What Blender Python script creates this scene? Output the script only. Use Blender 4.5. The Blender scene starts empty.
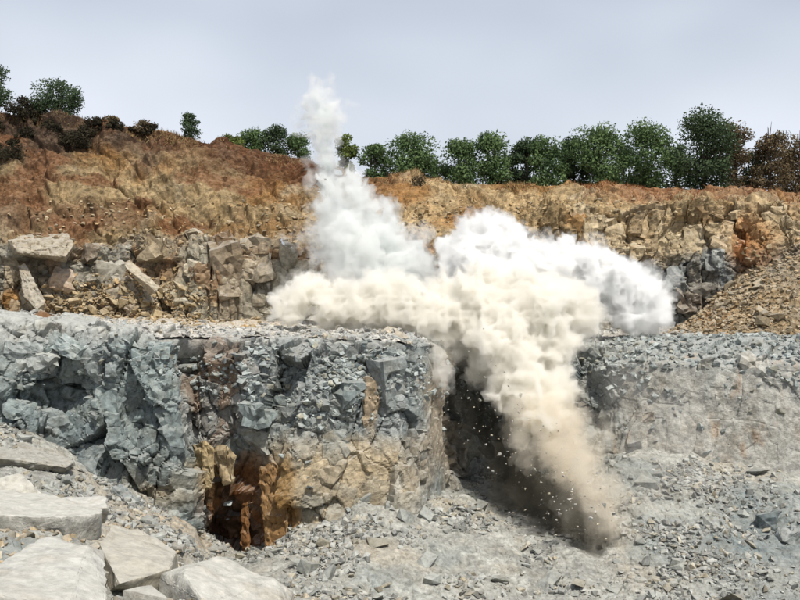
import bpy, bmesh, math, random
import numpy as np
from mathutils import Vector, Matrix, Euler

random.seed(7)
rng = np.random.default_rng(7)
R = math.radians
sc = bpy.context.scene
col = bpy.context.collection

# ---------------------------------------------------------------- camera
F = 960.0            # focal length in photograph pixels (800 wide)
EYE = 2.7            # metres above the quarry bench
HOR = 285.0          # row of the horizon
cam_d = bpy.data.cameras.new('camera')
cam = bpy.data.objects.new('camera', cam_d)
col.objects.link(cam)
cam_d.sensor_width = 36.0
cam_d.lens = 36.0 * F / 800.0
cam_d.clip_start = 0.1
cam_d.clip_end = 5000
cam.location = (0, 0, EYE)
cam.rotation_euler = (R(90) - math.atan((300 - HOR) / F), 0, 0)
sc.camera = cam

# ---------------------------------------------------------------- sky and sun
SUN_EL, SUN_AZ = 58.0, 152.0      # azimuth clockwise from +Y: from behind the camera, on its right
w = bpy.data.worlds.new('World')
sc.world = w
w.use_nodes = True
wn = w.node_tree.nodes
wl = w.node_tree.links
wn.clear()
wo = wn.new('ShaderNodeOutputWorld')
bg = wn.new('ShaderNodeBackground')
sky = wn.new('ShaderNodeTexSky')
sky.sky_type = 'NISHITA'
sky.sun_disc = False
sky.sun_elevation = R(SUN_EL)
sky.sun_rotation = R(SUN_AZ)
sky.air_density = 1.0
sky.dust_density = 4.0
sky.ozone_density = 2.5
# thin milky cloud veil over the blue
tc = wn.new('ShaderNodeTexCoord')
mp = wn.new('ShaderNodeMapping')
mp.inputs['Scale'].default_value = (1.3, 1.3, 2.6)
nz = wn.new('ShaderNodeTexNoise')
nz.inputs['Scale'].default_value = 1.7
nz.inputs['Detail'].default_value = 2.5
nz.inputs['Roughness'].default_value = 0.5
rp = wn.new('ShaderNodeValToRGB')
rp.color_ramp.elements[0].position = 0.36
rp.color_ramp.elements[0].color = (0.16, 0.16, 0.16, 1)
rp.color_ramp.elements[1].position = 0.68
rp.color_ramp.elements[1].color = (0.56, 0.56, 0.56, 1)
mx = wn.new('ShaderNodeMix')
mx.data_type = 'RGBA'
mx.inputs[7].default_value = (8.4, 9.0, 10.0, 1)
wl.new(tc.outputs['Generated'], mp.inputs['Vector'])
wl.new(mp.outputs['Vector'], nz.inputs['Vector'])
wl.new(nz.outputs['Fac'], rp.inputs['Fac'])
sx = wn.new('ShaderNodeSeparateXYZ')
wl.new(tc.outputs['Generated'], sx.inputs[0])
mr = wn.new('ShaderNodeMapRange')        # air gets milkier towards the horizon
mr.inputs['From Min'].default_value = 0.04
mr.inputs['From Max'].default_value = 0.40
mr.inputs['To Min'].default_value = 0.80
mr.inputs['To Max'].default_value = 0.0
wl.new(sx.outputs['Z'], mr.inputs['Value'])
ad = wn.new('ShaderNodeMath')
ad.operation = 'ADD'
ad.use_clamp = True
wl.new(rp.outputs['Color'], ad.inputs[0])
wl.new(mr.outputs['Result'], ad.inputs[1])
wl.new(ad.outputs[0], mx.inputs[0])
wl.new(sky.outputs['Color'], mx.inputs[6])
wl.new(mx.outputs[2], bg.inputs['Color'])
bg.inputs['Strength'].default_value = 0.095
wl.new(bg.outputs['Background'], wo.inputs['Surface'])

sun_d = bpy.data.lights.new('sun', 'SUN')
sun = bpy.data.objects.new('sun', sun_d)
col.objects.link(sun)
sun_d.energy = 4.6
sun_d.angle = R(0.6)
sun_d.color = (1.0, 0.95, 0.87)
sd = Vector((math.sin(R(SUN_AZ)) * math.cos(R(SUN_EL)), math.cos(R(SUN_AZ)) * math.cos(R(SUN_EL)), math.sin(R(SUN_EL))))
sun.rotation_euler = (-sd).to_track_quat('-Z', 'Y').to_euler()
sun.location = sd * 80

sc.view_settings.view_transform = 'Standard'
sc.view_settings.look = 'None'
sc.view_settings.exposure = 0.0
sc.view_settings.gamma = 1.0
sc.cycles.use_denoising = True
sc.cycles.use_adaptive_sampling = True
sc.cycles.adaptive_threshold = 0.02
sc.cycles.max_bounces = 20
sc.cycles.diffuse_bounces = 3
sc.cycles.glossy_bounces = 1
sc.cycles.transmission_bounces = 3
sc.cycles.volume_bounces = 14
sc.cycles.transparent_max_bounces = 24
sc.cycles.sample_clamp_indirect = 8


# ---------------------------------------------------------------- helpers
def at(px, py, Y):
    """point of the place at depth Y that stands at photograph column px, row py"""
    return np.array([(px - 400.0) / F * Y, Y, EYE - (py - HOR) / F * Y])


def tag(o, label=None, cat=None, group=None, kind=None):
    if label: o['label'] = label
    if cat: o['category'] = cat
    if group: o['group'] = group
    if kind: o['kind'] = kind
    return o


def h1(ix, iy, iz, s):
    n = (ix.astype(np.int64) * 374761393 + iy.astype(np.int64) * 668265263 + iz.astype(np.int64) * 2147483647 + s * 1274126177) & 0xFFFFFFFF
    n = ((n ^ (n >> 13)) * 1274126177) & 0xFFFFFFFF
    n = ((n ^ (n >> 16)) * 2246822519) & 0xFFFFFFFF
    n = n ^ (n >> 15)
    return (n & 0xFFFFFF).astype(np.float32) / 16777215.0


def vnoise(P, s=0):
    i = np.floor(P).astype(np.int64)
    f = (P - i).astype(np.float32)
    u = f * f * f * (f * (f * 6 - 15) + 10)
    out = 0
    for a in (0, 1):
        for b in (0, 1):
            for c in (0, 1):
                wgt = (u[:, 0] if a else 1 - u[:, 0]) * (u[:, 1] if b else 1 - u[:, 1]) * (u[:, 2] if c else 1 - u[:, 2])
                out = out + wgt * h1(i[:, 0] + a, i[:, 1] + b, i[:, 2] + c, s)
    return out * 2 - 1


def fbm(P, octv=4, s=0, rough=0.5):
    a, t, n = 1.0, 0.0, 0.0
    Q = P.copy()
    for k in range(octv):
        t = t + a * vnoise(Q, s + k * 17)
        n += a
        a *= rough
        Q = Q * 2.03 + 3.7
    return t / n


def blocks(P, size, s=0, tilt=0.8, cheb=0.65):
    """jointed rock: offset of the block each point belongs to, distance to the joint, block colour number"""
    Q = P / np.asarray(size)
    i = np.floor(Q).astype(np.int64)
    n = len(Q)
    f1 = np.full(n, 9.0, np.float32)
    f2 = np.full(n, 9.0, np.float32)
    d = np.zeros(n, np.float32)
    r = np.zeros(n, np.float32)
    for a in (-1, 0, 1):
        for b in (-1, 0, 1):
            for c in (-1, 0, 1):
                x, y, z = i[:, 0] + a, i[:, 1] + b, i[:, 2] + c
                dx = Q[:, 0] - (x + 0.12 + 0.76 * h1(x, y, z, s))
                dy = Q[:, 1] - (y + 0.12 + 0.76 * h1(x, y, z, s + 1))
                dz = Q[:, 2] - (z + 0.12 + 0.76 * h1(x, y, z, s + 2))
                ax, ay, az = np.abs(dx), np.abs(dy), np.abs(dz)
                dist = cheb * np.maximum(np.maximum(ax, ay), az) + (1 - cheb) * np.sqrt(dx * dx + dy * dy + dz * dz)
                near = dist < f1
                f2 = np.where(near, f1, np.minimum(f2, dist))
                f1 = np.where(near, dist, f1)
                idx = np.nonzero(near)[0]
                X, Y, Z = x[idx], y[idx], z[idx]
                r0 = h1(X, Y, Z, s + 3)
                d[idx] = (r0 - 0.5) + tilt * 2 * ((h1(X, Y, Z, s + 4) - 0.5) * dx[idx] + (h1(X, Y, Z, s + 5) - 0.5) * dy[idx] + (h1(X, Y, Z, s + 6) - 0.5) * dz[idx])
                r[idx] = h1(X, Y, Z, s + 7)
    return d, f2 - f1, r


def sstep(a, b, x):
    t = np.clip((x - a) / (b - a), 0, 1)
    return t * t * (3 - 2 * t)


def lerp3(A, B, t):
    return A + (np.asarray(B, np.float32)[None, :] - A) * t[:, None]


def mesh_from(name, V, faces, mat=None, tint=None, smooth=False):
    """V (n,3), faces (m,k) integer array"""
    V = np.ascontiguousarray(V, dtype=np.float32)
    faces = np.ascontiguousarray(faces, dtype=np.int32)
    m, k = faces.shape
    me = bpy.data.meshes.new(name)
    me.vertices.add(len(V))
    me.vertices.foreach_set('co', V.ravel())
    me.loops.add(m * k)
    me.loops.foreach_set('vertex_index', faces.ravel())
    me.polygons.add(m)
    me.polygons.foreach_set('loop_start', np.arange(0, m * k, k, dtype=np.int32))
    me.update(calc_edges=True)
    me.polygons.foreach_set('use_smooth', np.full(m, smooth))
    if tint is not None:
        a = me.attributes.new('tint', 'FLOAT_COLOR', 'POINT')
        c = np.ones((len(V), 4), np.float32)
        c[:, :3] = np.clip(tint, 0.005, 0.95)
        a.data.foreach_set('color', c.ravel())
    if mat: me.materials.append(mat)
    return me


def link(name, me, parent=None):
    o = bpy.data.objects.new(name, me)
    col.objects.link(o)
    if parent: o.parent = parent
    return o


def grid_faces(nv, nu):
    i = np.arange(nv * nu).reshape(nv, nu)
    return np.stack([i[:-1, :-1], i[:-1, 1:], i[1:, 1:], i[1:, :-1]], -1).reshape(-1, 4)


def boxsmooth(A, k, axis):
    if k < 1: return A
    out = np.zeros_like(A)
    n = A.shape[axis]
    for j in range(-k, k + 1):
        out += np.take(A, np.clip(np.arange(n) + j, 0, n - 1), axis)
    return out / (2 * k + 1)


def sheet(cols, du, dv, mid=2, smu=5, smv=2):
    """surface through columns {px: [(py, Y), ...]}; spacing du along, dv up. Returns P (nv,nu,3), normals, design px/py"""
    ks = sorted(cols)
    L = len(cols[ks[0]])
    px = np.arange(ks[0], ks[-1] + 1, 1.0)
    yy = np.stack([np.interp(px, ks, [cols[k][l][0] for k in ks]) for l in range(L)])
    YY = np.stack([np.interp(px, ks, [cols[k][l][1] for k in ks]) for l in range(L)])
    yy, YY = boxsmooth(yy, smu, 1), boxsmooth(YY, smu, 1)
    X = (px[None] - 400) / F * YY
    Z = EYE - (yy - HOR) / F * YY
    C = np.stack([X, YY, Z], -1)                         # L, npx, 3
    seg = np.linalg.norm(np.diff(C[mid][:, :2], axis=0), axis=1)
    s = np.concatenate([[0], np.cumsum(seg)])
    nu = max(8, int(s[-1] / du))
    t = np.interp(np.linspace(0, s[-1], nu), s, np.arange(len(px)))
    j = np.clip(np.floor(t).astype(int), 0, len(px) - 2)
    fr = (t - j)[None, :, None]
    C = C[:, j] * (1 - fr) + C[:, j + 1] * fr
    rows = []
    for l in range(L - 1):
        ln = np.median(np.linalg.norm(C[l + 1] - C[l], axis=1))
        d = dv[l] if isinstance(dv, (list, tuple)) else dv
        n = max(2, int(ln / d))
        for q in range(n):
            rows.append(C[l] + (C[l + 1] - C[l]) * (q / n))
    rows.append(C[-1])
    P = boxsmooth(np.stack(rows), smv, 0)
    du_ = np.gradient(P, axis=1)
    dv_ = np.gradient(P, axis=0)
    N = np.cross(du_, dv_)
    N /= np.linalg.norm(N, axis=2, keepdims=True) + 1e-9
    k = max(2, int(1.2 / du))
    N = boxsmooth(boxsmooth(N, k, 1), k, 0)
    N /= np.linalg.norm(N, axis=2, keepdims=True) + 1e-9
    return P, N


def imgxy(P):
    return P[:, 0] / P[:, 1] * F + 400, HOR - (P[:, 2] - EYE) / P[:, 1] * F


def blob(px, py, cx, cy, rx, ry, wob=None, soft=0.35):
    d = np.sqrt(((px - cx) / rx) ** 2 + ((py - cy) / ry) ** 2)
    if wob is not None: d = d + wob
    return 1 - sstep(1 - soft, 1 + soft, d)


# ---------------------------------------------------------------- materials
def new_mat(name):
    m = bpy.data.materials.new(name)
    m.use_nodes = True
    nt = m.node_tree
    b = nt.nodes['Principled BSDF']
    b.inputs['Roughness'].default_value = 0.95
    b.inputs['Specular IOR Level'].default_value = 0.12
    return m, nt, b


def rock_mat(name, use_object_colour=False, scale=1.0, bump=0.35, dust=0.55, dust_col=(0.50, 0.49, 0.45), contrast=1.0, level=0.72):
    m, nt, b = new_mat(name)
    N, Lk = nt.nodes, nt.links
    if use_object_colour:
        src = N.new('ShaderNodeObjectInfo').outputs['Color']
    else:
        a = N.new('ShaderNodeAttribute')
        a.attribute_name = 'tint'
        src = a.outputs['Color']
    g = N.new('ShaderNodeNewGeometry')
    pos = g.outputs['Position']
    n1 = N.new('ShaderNodeTexNoise')
    n1.inputs['Scale'].default_value = 2.3 * scale
    n1.inputs['Detail'].default_value = 6
    n1.inputs['Roughness'].default_value = 0.68
    Lk.new(pos, n1.inputs['Vector'])
    # grain: lighter and darker minerals
    r1 = N.new('ShaderNodeMapRange')
    r1.inputs['From Min'].default_value = 0.28
    r1.inputs['From Max'].default_value = 0.72
    r1.inputs['To Min'].default_value = level * (1 - 0.6 * contrast)
    r1.inputs['To Max'].default_value = level * (1 + 0.6 * contrast)
    Lk.new(n1.outputs['Fac'], r1.inputs['Value'])
    ns = N.new('ShaderNodeTexNoise')
    ns.inputs['Scale'].default_value = 0.7 * scale
    ns.inputs['Detail'].default_value = 4
    ns.inputs['Distortion'].default_value = 0.6
    Lk.new(pos, ns.inputs['Vector'])
    rs_ = N.new('ShaderNodeMapRange')
    rs_.inputs['From Min'].default_value = 0.48
    rs_.inputs['From Max'].default_value = 0.68
    rs_.inputs['To Max'].default_value = 0.38
    Lk.new(ns.outputs['Fac'], rs_.inputs['Value'])
    st = N.new('ShaderNodeMix')
    st.data_type = 'RGBA'
    st.blend_type = 'MULTIPLY'
    st.inputs[7].default_value = (0.62, 0.50, 0.34, 1)
    Lk.new(rs_.outputs['Result'], st.inputs[0])
    Lk.new(src, st.inputs[6])
    src = st.outputs[2]
    mul = N.new('ShaderNodeVectorMath')
    mul.operation = 'SCALE'
    Lk.new(src, mul.inputs[0])
    Lk.new(r1.outputs['Result'], mul.inputs['Scale'])
    # pale rock dust settled on ledges that face up, broken by noise
    n2 = N.new('ShaderNodeTexNoise')
    n2.inputs['Scale'].default_value = 0.9 * scale
    n2.inputs['Detail'].default_value = 3
    Lk.new(pos, n2.inputs['Vector'])
    sep = N.new('ShaderNodeSeparateXYZ')
    Lk.new(g.outputs['True Normal'], sep.inputs[0])
    ad = N.new('ShaderNodeMath')
    ad.operation = 'ADD'
    Lk.new(sep.outputs['Z'], ad.inputs[0])
    Lk.new(n2.outputs['Fac'], ad.inputs[1])
    r2 = N.new('ShaderNodeMapRange')
    r2.inputs['From Min'].default_value = 0.95
    r2.inputs['From Max'].default_value = 1.5
    r2.inputs['To Min'].default_value = 0
    r2.inputs['To Max'].default_value = dust
    Lk.new(ad.outputs[0], r2.inputs['Value'])
    mix = N.new('ShaderNodeMix')
    mix.data_type = 'RGBA'
    mix.inputs[7].default_value = (*[q * (level + 0.08) for q in dust_col], 1)
    Lk.new(r2.outputs['Result'], mix.inputs[0])
    Lk.new(mul.outputs[0], mix.inputs[6])
    Lk.new(mix.outputs[2], b.inputs['Base Color'])
    n3 = N.new('ShaderNodeTexNoise')
    n3.inputs['Scale'].default_value = 5.5 * scale
    n3.inputs['Detail'].default_value = 5
    n3.inputs['Roughness'].default_value = 0.7
    Lk.new(pos, n3.inputs['Vector'])
    bp = N.new('ShaderNodeBump')
    bp.inputs['Strength'].default_value = bump
    bp.inputs['Distance'].default_value = 0.25 / scale
    Lk.new(n3.outputs['Fac'], bp.inputs['Height'])
    Lk.new(bp.outputs['Normal'], b.inputs['Normal'])
    return m


M_face = rock_mat('lower_face_rock', dust=0.5, dust_col=(0.50, 0.51, 0.48), bump=0.5, contrast=0.9)
M_up = rock_mat('upper_face_rock', dust=0.16, dust_col=(0.50, 0.40, 0.26), bump=0.6, contrast=1.0, level=0.66)
M_floor = rock_mat('broken_stone_ground', dust=0.25, dust_col=(0.55, 0.54, 0.49), bump=0.7, scale=1.6, level=0.76)
M_bench = rock_mat('bench_ground', dust=0.35, dust_col=(0.56, 0.54, 0.49), bump=0.7, scale=1.6, level=0.9)
M_talus = rock_mat('talus_ground', dust=0.1, dust_col=(0.45, 0.36, 0.22), bump=0.8, scale=1.6)
M_piece = rock_mat('loose_stone', True, dust=0.3, dust_col=(0.58, 0.57, 0.52), bump=0.35, scale=1.5, contrast=0.8)
M_pale = rock_mat('pale_boulder_stone', True, dust=0.38, dust_col=(0.70, 0.69, 0.62), bump=0.45, scale=1.5, contrast=0.8, level=0.78)
M_gravel = rock_mat('gravel_stone', dust=0.3, dust_col=(0.55, 0.54, 0.49), bump=0.2, scale=2.0, contrast=0.7)

# ---------------------------------------------------------------- setting: lower face
LOW = {
    -260: [(540, 49), (440, 50), (390, 50), (345, 50.4), (314, 51), (306, 53.5)],
    -100: [(530, 49.5), (430, 50), (390, 50), (345, 50.5), (315, 51), (308, 53.5)],
    0:    [(530, 50), (440, 50.6), (390, 50.6), (345, 51), (318, 51.5), (311, 54)],
    70:   [(540, 51), (440, 51.6), (395, 52.8), (350, 52), (325, 52.5), (319, 55)],
    130:  [(550, 51), (450, 51.6), (400, 52.2), (352, 52.3), (330, 53), (325, 55.5)],
    183:  [(570, 51.5), (460, 52), (400, 52.4), (356, 52.8), (334, 53.6), (330, 56)],
    193:  [(590, 56), (460, 55.4), (400, 54.9), (356, 54.7), (335, 55.2), (331, 57.5)],
    206:  [(590, 57.5), (458, 54.8), (405, 53.9), (360, 54.0), (335, 54.8), (331, 57)],
    238:  [(590, 58.5), (460, 54.2), (410, 53.7), (360, 54.0), (335, 54.7), (331, 57)],
    262:  [(585, 56.5), (462, 53.4), (410, 53.5), (360, 54.0), (335, 54.7), (331, 57)],
    284:  [(570, 52.0), (458, 52.2), (410, 53.2), (360, 53.9), (336, 54.7), (332, 57)],
    330:  [(560, 51.6), (458, 52.5), (410, 53.2), (360, 53.9), (337, 54.9), (333, 57)],
    400:  [(550, 52.6), (458, 53.4), (410, 53.9), (365, 54.4), (339, 55.4), (335, 57.5)],
    423:  [(550, 54), (458, 54.8), (410, 55.2), (366, 55.8), (343, 56.6), (339, 58.8)],
    448:  [(540, 58.5), (455, 59.8), (410, 60.4), (372, 60.9), (348, 61.6), (344, 63.5)],
    480:  [(520, 63.5), (455, 65), (410, 65.6), (372, 66), (347, 66.6), (343, 68)],
    540:  [(520, 65), (455, 66.4), (410, 67), (370, 67.5), (346, 68.2), (342, 69.5)],
    600:  [(520, 62), (445, 63.4), (405, 64.3), (366, 65.0), (343, 67.4), (339, 69.4)],
    660:  [(510, 60), (445, 61.5), (405, 62.4), (367, 63.0), (340, 66.0), (336, 68)],
    740:  [(510, 58.6), (445, 60.2), (405, 61.1), (369, 61.7), (339, 64.8), (335, 67)],
    800:  [(510, 57.5), (445, 59.2), (405, 60.1), (368, 60.7), (341, 63.6), (337, 65.8)],
    900:  [(510, 56), (445, 57.6), (405, 58.5), (368, 59.1), (343, 62), (339, 64.2)],
    1060: [(510, 52), (445, 53.6), (405, 54.4), (368, 55.4), (345, 56.5), (341, 58.5)],
}
P, N = sheet(LOW, 0.075, [0.095, 0.07, 0.065, 0.065, 0.1])
nv, nu, _ = P.shape
V = P.reshape(-1, 3)
Nn = N.reshape(-1, 3)
px, py = imgxy(V)
wob = fbm(V * 0.45, 4, 11) * 0.55
right = sstep(575, 640, px + wob * 25)
butt = sstep(190, 200, px) * (1 - right)
W = V + np.stack([fbm(V * 0.4, 2, 1), fbm(V * 0.4, 2, 2), fbm(V * 0.4, 2, 3)], 1) * 0.35
# joints lean: rotate the block frame a little
rot = np.array(Euler((R(8), R(-14), R(24))).to_matrix())
W = W @ rot.T
d1, e1, c1 = blocks(W, (3.0, 3.0, 3.6), 100, 0.95, 0.8)
d2, e2, c2 = blocks(W + 7, (1.25, 1.25, 1.5), 200, 1.0, 0.8)
d3, e3, c3 = blocks(W + 3, (0.45, 0.45, 0.5), 300, 1.0, 0.8)
calm = 1 - right * (0.6 + 0.28 * sstep(352, 372, py))
yel = blob(px, py, 330, 490, 90, 55, wob) * (1 - right)
disp = (1.10 * d1 + 0.34 * d2 + 0.09 * d3) * calm * (1 - 0.5 * yel)
disp -= (0.30 * (1 - sstep(0.0, 0.035, e1)) + 0.10 * (1 - sstep(0, 0.05, e2))) * calm * (1 - 0.6 * yel)
disp += fbm(V * np.array([0.3, 0.3, 0.08]), 3, 7) * 0.9 * (1 - right) + fbm(V * 0.22, 3, 5) * 0.6 + fbm(V * 1.6, 4, 6) * 0.12
# undercut below the layered slabs on the left
uc = blob(px, py, 50, 398 , 44, 13, fbm(V * 0.9, 4, 9) * 1.1, 0.25)
disp -= 1.5 * uc
uc2 = blob(px, py, 130, 420, 12, 30, wob * 0.6, 0.3)
disp -= 0.5 * uc2
# blast crater behind the falling dust
disp -= 1.6 * blob(px, py, 520, 420, 70, 70, wob, 0.5)
edgef = np.ones((nv, nu), np.float32)
edgef[:2] = 0
nl = int(2.6 / 0.1)
edgef[-nl:] *= 0.28
edgef = boxsmooth(edgef, 5, 0)
edgef *= 1 - 0.92 * np.exp(-((px.reshape(nv, nu) - 433) / 17) ** 4)
V2 = V + Nn * (disp * edgef.ravel())[:, None]
V2[:, 2] += 0.10 * d2 * calm * edgef.ravel()
V2 += Nn * ((1 - edgef.ravel()) * (py > 346) * (fbm(V * np.array([1.3, 1.3, 0.6]), 4, 8) * 0.35))[:, None]
# colour of the stone, with the shade inside the cave painted in
g = np.tile(np.array([[0.255, 0.30, 0.295]], np.float32), (len(V), 1))
g *= (0.62 + 0.55 * c1 * 0.6 + 0.55 * c2 * 0.5 + 0.2 * c3)[:, None]
g = lerp3(g, (0.38, 0.39, 0.35), sstep(0.1, 0.8, fbm(V * 0.7, 3, 21)) * 0.8)
g = lerp3(g, (0.13, 0.16, 0.18), sstep(0.1, 0.7, fbm(V * 0.35 + 9, 3, 22)) * 0.5 * (1 - right))
g = lerp3(g, (0.46, 0.48, 0.46), sstep(0.12, 0.45, fbm(V * np.array([0.9, 0.9, 0.22]), 4, 23)) * 0.6)
g = lerp3(g, (0.52, 0.52, 0.48), (1 - sstep(334, 352, py + wob * 14)) * 0.75)
g = lerp3(g, (0.30, 0.31, 0.30), butt * sstep(0.0, 0.4, c2) * 0.45)
g = lerp3(g, (0.52, 0.42, 0.27), np.clip(yel * (0.35 + 0.7 * c2), 0, 0.85))
g = lerp3(g, (0.50, 0.38, 0.24), blob(px, py, 372, 405, 9, 32, wob, 0.4) * 0.8)
g = lerp3(g, (0.50, 0.36, 0.18), blob(px, py, 205, 475, 17, 30, wob, 0.3) * 0.9)
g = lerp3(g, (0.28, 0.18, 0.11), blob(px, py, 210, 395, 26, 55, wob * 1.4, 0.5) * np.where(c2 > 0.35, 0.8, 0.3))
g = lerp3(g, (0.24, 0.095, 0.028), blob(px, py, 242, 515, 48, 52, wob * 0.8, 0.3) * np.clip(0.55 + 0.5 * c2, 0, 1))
g = lerp3(g, (0.05, 0.026, 0.014), blob(px, py, 224, 520, 20, 42, wob, 0.4) * np.where(c3 > 0.35, 0.85, 0.3))  # shaded inside of the cave painted as near black
g = lerp3(g, (0.42, 0.24, 0.07), blob(px, py, 284, 490, 14, 40, wob, 0.4) * 0.7)
g = lerp3(g, (0.40, 0.33, 0.22), blob(px, py, 150, 490, 45, 28, wob, 0.5) * np.clip(c2, 0, 1) * 0.8)
g = lerp3(g, (0.38, 0.31, 0.22), blob(px, py, 447, 420, 28, 75, wob, 0.4) * 0.75)
gr = np.tile(np.array([[0.44, 0.43, 0.385]], np.float32), (len(V), 1)) * (0.86 + 0.2 * c1 * 0.6 + 0.16 * c2)[:, None]
gr = lerp3(gr, (0.33, 0.37, 0.365), (1 - sstep(356, 376, py + wob * 16)) * 0.75)
gr = lerp3(gr, (0.36, 0.37, 0.345), sstep(0.1, 0.5, fbm(V * np.array([0.9, 0.9, 0.3]), 4, 31)) * 0.6)
gr = lerp3(gr, (0.45, 0.34, 0.24), sstep(0.35, 0.6, fbm(V * np.array([1.2, 1.2, 0.16]), 3, 32)) * 0.7)
g = g * (1 - right[:, None]) + gr * right[:, None]
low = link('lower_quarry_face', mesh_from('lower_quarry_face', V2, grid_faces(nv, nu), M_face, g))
tag(low, 'jointed blue grey rock face of the lower quarry level', kind='structure')
LOWV, LOWpx, LOWpy = V2, *imgxy(V2)
LOWN = Nn
LOWT = g

# ---------------------------------------------------------------- setting: bench
BEN = {k: [(LOW[k][4][0] + 3, LOW[k][4][1] + 0.3), (LOW[k][5][0] + 1, LOW[k][5][1] + 0.8), (0, 0)] for k in LOW}
BK = {-260: (318, 81), -100: (318, 80), 0: (317.5, 80), 100: (318, 81), 210: (319, 81), 310: (321, 82), 420: (323, 83), 540: (325, 85), 640: (325, 85), 740: (324, 83), 800: (323, 82), 1060: (322, 80)}
for k in BEN:
    BEN[k][2] = (float(np.interp(k, sorted(BK), [BK[q][0] for q in sorted(BK)])), float(np.interp(k, sorted(BK), [BK[q][1] for q in sorted(BK)])))
P, N = sheet(BEN, 0.12, [0.12, 0.16], mid=1)
nv, nu, _ = P.shape
V = P.reshape(-1, 3)
px, py = imgxy(V)
d1, e1, c1 = blocks(V, (1.1, 1.1, 1.1), 400, 1.0)
d2, e2, c2 = blocks(V, (0.4, 0.4, 0.4), 410, 1.0)
V2 = V.copy()
V2[:, 2] += fbm(V * 0.35, 3, 41) * 0.28 + 0.10 * d1 + 0.07 * d2 + fbm(V * 1.5, 3, 43) * 0.12
g = np.tile(np.array([[0.44, 0.43, 0.39]], np.float32), (len(V), 1)) * (0.7 + 0.35 * c1 + 0.3 * c2)[:, None]
back = sstep(62, 74, V[:, 1] + fbm(V * 0.3, 3, 42) * 6)
g = lerp3(g, (0.44, 0.33, 0.19), back * 0.6 * (1 - sstep(300, 420, px)))
ben = tag(link('bench_floor', mesh_from('bench_floor', V2, grid_faces(nv, nu), M_bench, g)), 'dusty rubble covered bench between the two rock faces', kind='structure')
BENV, BENpx, BENpy = V2, *imgxy(V2)

# ---------------------------------------------------------------- setting: upper face
UP = {
    -260: [(330, 75), (280, 75.3), (242, 76), (236, 79), (170, 85), (98, 92)],
    -100: [(330, 75), (280, 75.3), (242, 76), (236, 79), (170, 85), (106, 92)],
    0:    [(330, 75), (280, 75.2), (240, 75.8), (234, 79), (165, 85), (113, 92)],
    62:   [(330, 75), (285, 75.5), (236, 75.5), (230, 79), (165, 85.5), (116, 92)],
    84:   [(330, 75.3), (288, 77.2), (248, 78.4), (232, 80), (168, 86), (119, 92)],
    130:  [(330, 75.5), (290, 77.6), (248, 79), (228, 80.4), (170, 86), (126, 92)],
    172:  [(330, 76), (285, 77.4), (245, 78.6), (222, 80), (170, 86), (132, 92)],
    205:  [(332, 76.2), (285, 76.4), (240, 77), (229, 79.6), (180, 86), (142, 92)],
    310:  [(334, 77), (285, 77.4), (240, 78), (230, 80.6), (195, 86.5), (160, 92.5)],
    370:  [(336, 78), (285, 78.6), (250, 79.5), (238, 81), (205, 87), (176, 93)],
    450:  [(336, 79), (290, 80), (262, 80.6), (232, 82), (205, 87), (181, 94)],
    540:  [(338, 80), (290, 80.6), (255, 81), (213, 82), (198, 88), (184, 95)],
    600:  [(340, 80.5), (290, 81), (255, 81.3), (207, 82), (196, 88), (186, 95.5)],
    680:  [(340, 80), (290, 80.5), (255, 80.8), (206, 81.5), (196, 88), (188, 96)],
    735:  [(340, 78.4), (285, 79.4), (250, 80), (204, 81), (196, 87), (189, 96)],
    765:  [(335, 76.6), (280, 78), (240, 79.2), (203, 80.5), (196, 86), (191, 95)],
    800:  [(330, 74.5), (270, 76.5), (235, 78.4), (208, 80), (200, 86), (194, 95)],
    900:  [(330, 72), (270, 74), (235, 76), (208, 78), (200, 84), (194, 93)],
    1060: [(330, 68), (270, 70), (235, 72), (208, 74), (200, 80), (194, 89)],
}
P, N = sheet(UP, 0.105, [0.11, 0.1, 0.12, 0.12, 0.14])
nv, nu, _ = P.shape
V = P.reshape(-1, 3)
Nn = N.reshape(-1, 3)
px, py = imgxy(V)
wob = fbm(V * 0.35, 4, 51) * 0.55
W = V + np.stack([fbm(V * 0.3, 2, 52), fbm(V * 0.3, 2, 53), fbm(V * 0.3, 2, 54)], 1) * 0.45
d1, e1, c1 = blocks(W, (3.2, 3.2, 4.2), 500, 0.8, 0.85)
d2, e2, c2 = blocks(W, (1.5, 1.5, 2.3), 510, 0.9, 0.85)
d3, e3, c3 = blocks(W + 5, (0.55, 0.55, 0.5), 520, 0.9)
ledge = np.interp(px, [-260, 60, 100, 200, 330, 450, 540, 800, 1060], [238, 236, 242, 232, 238, 262, 222, 210, 210])
steep = sstep(-6, 8, py - ledge + wob * 12)          # below the ledge: rock; above: weathered earth slope
steep = np.maximum(steep, sstep(500, 560, px) * sstep(203, 210, py))
disp = (0.95 * d1 + 0.5 * d2) * (0.22 + 0.78 * steep) + (0.10 + 0.08 * steep) * d3
zz = (V[:, 2] + 0.16 * V[:, 0] + 1.9 * fbm(V * 0.16, 4, 58)) / 1.9
saw = zz - np.floor(zz)
disp += (1 - steep) * (saw ** 1.6 - 0.4) * 0.75 * np.clip(fbm(V * 0.2 + 8, 3, 59) * 1.6 + 0.55, 0, 1)
disp -= steep * (0.40 * (1 - sstep(0, 0.04, e1)) + 0.18 * (1 - sstep(0, 0.05, e2)))
disp += fbm(V * 0.16, 3, 55) * 1.2 + fbm(V * 0.7, 5, 56, 0.6) * 0.62
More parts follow.
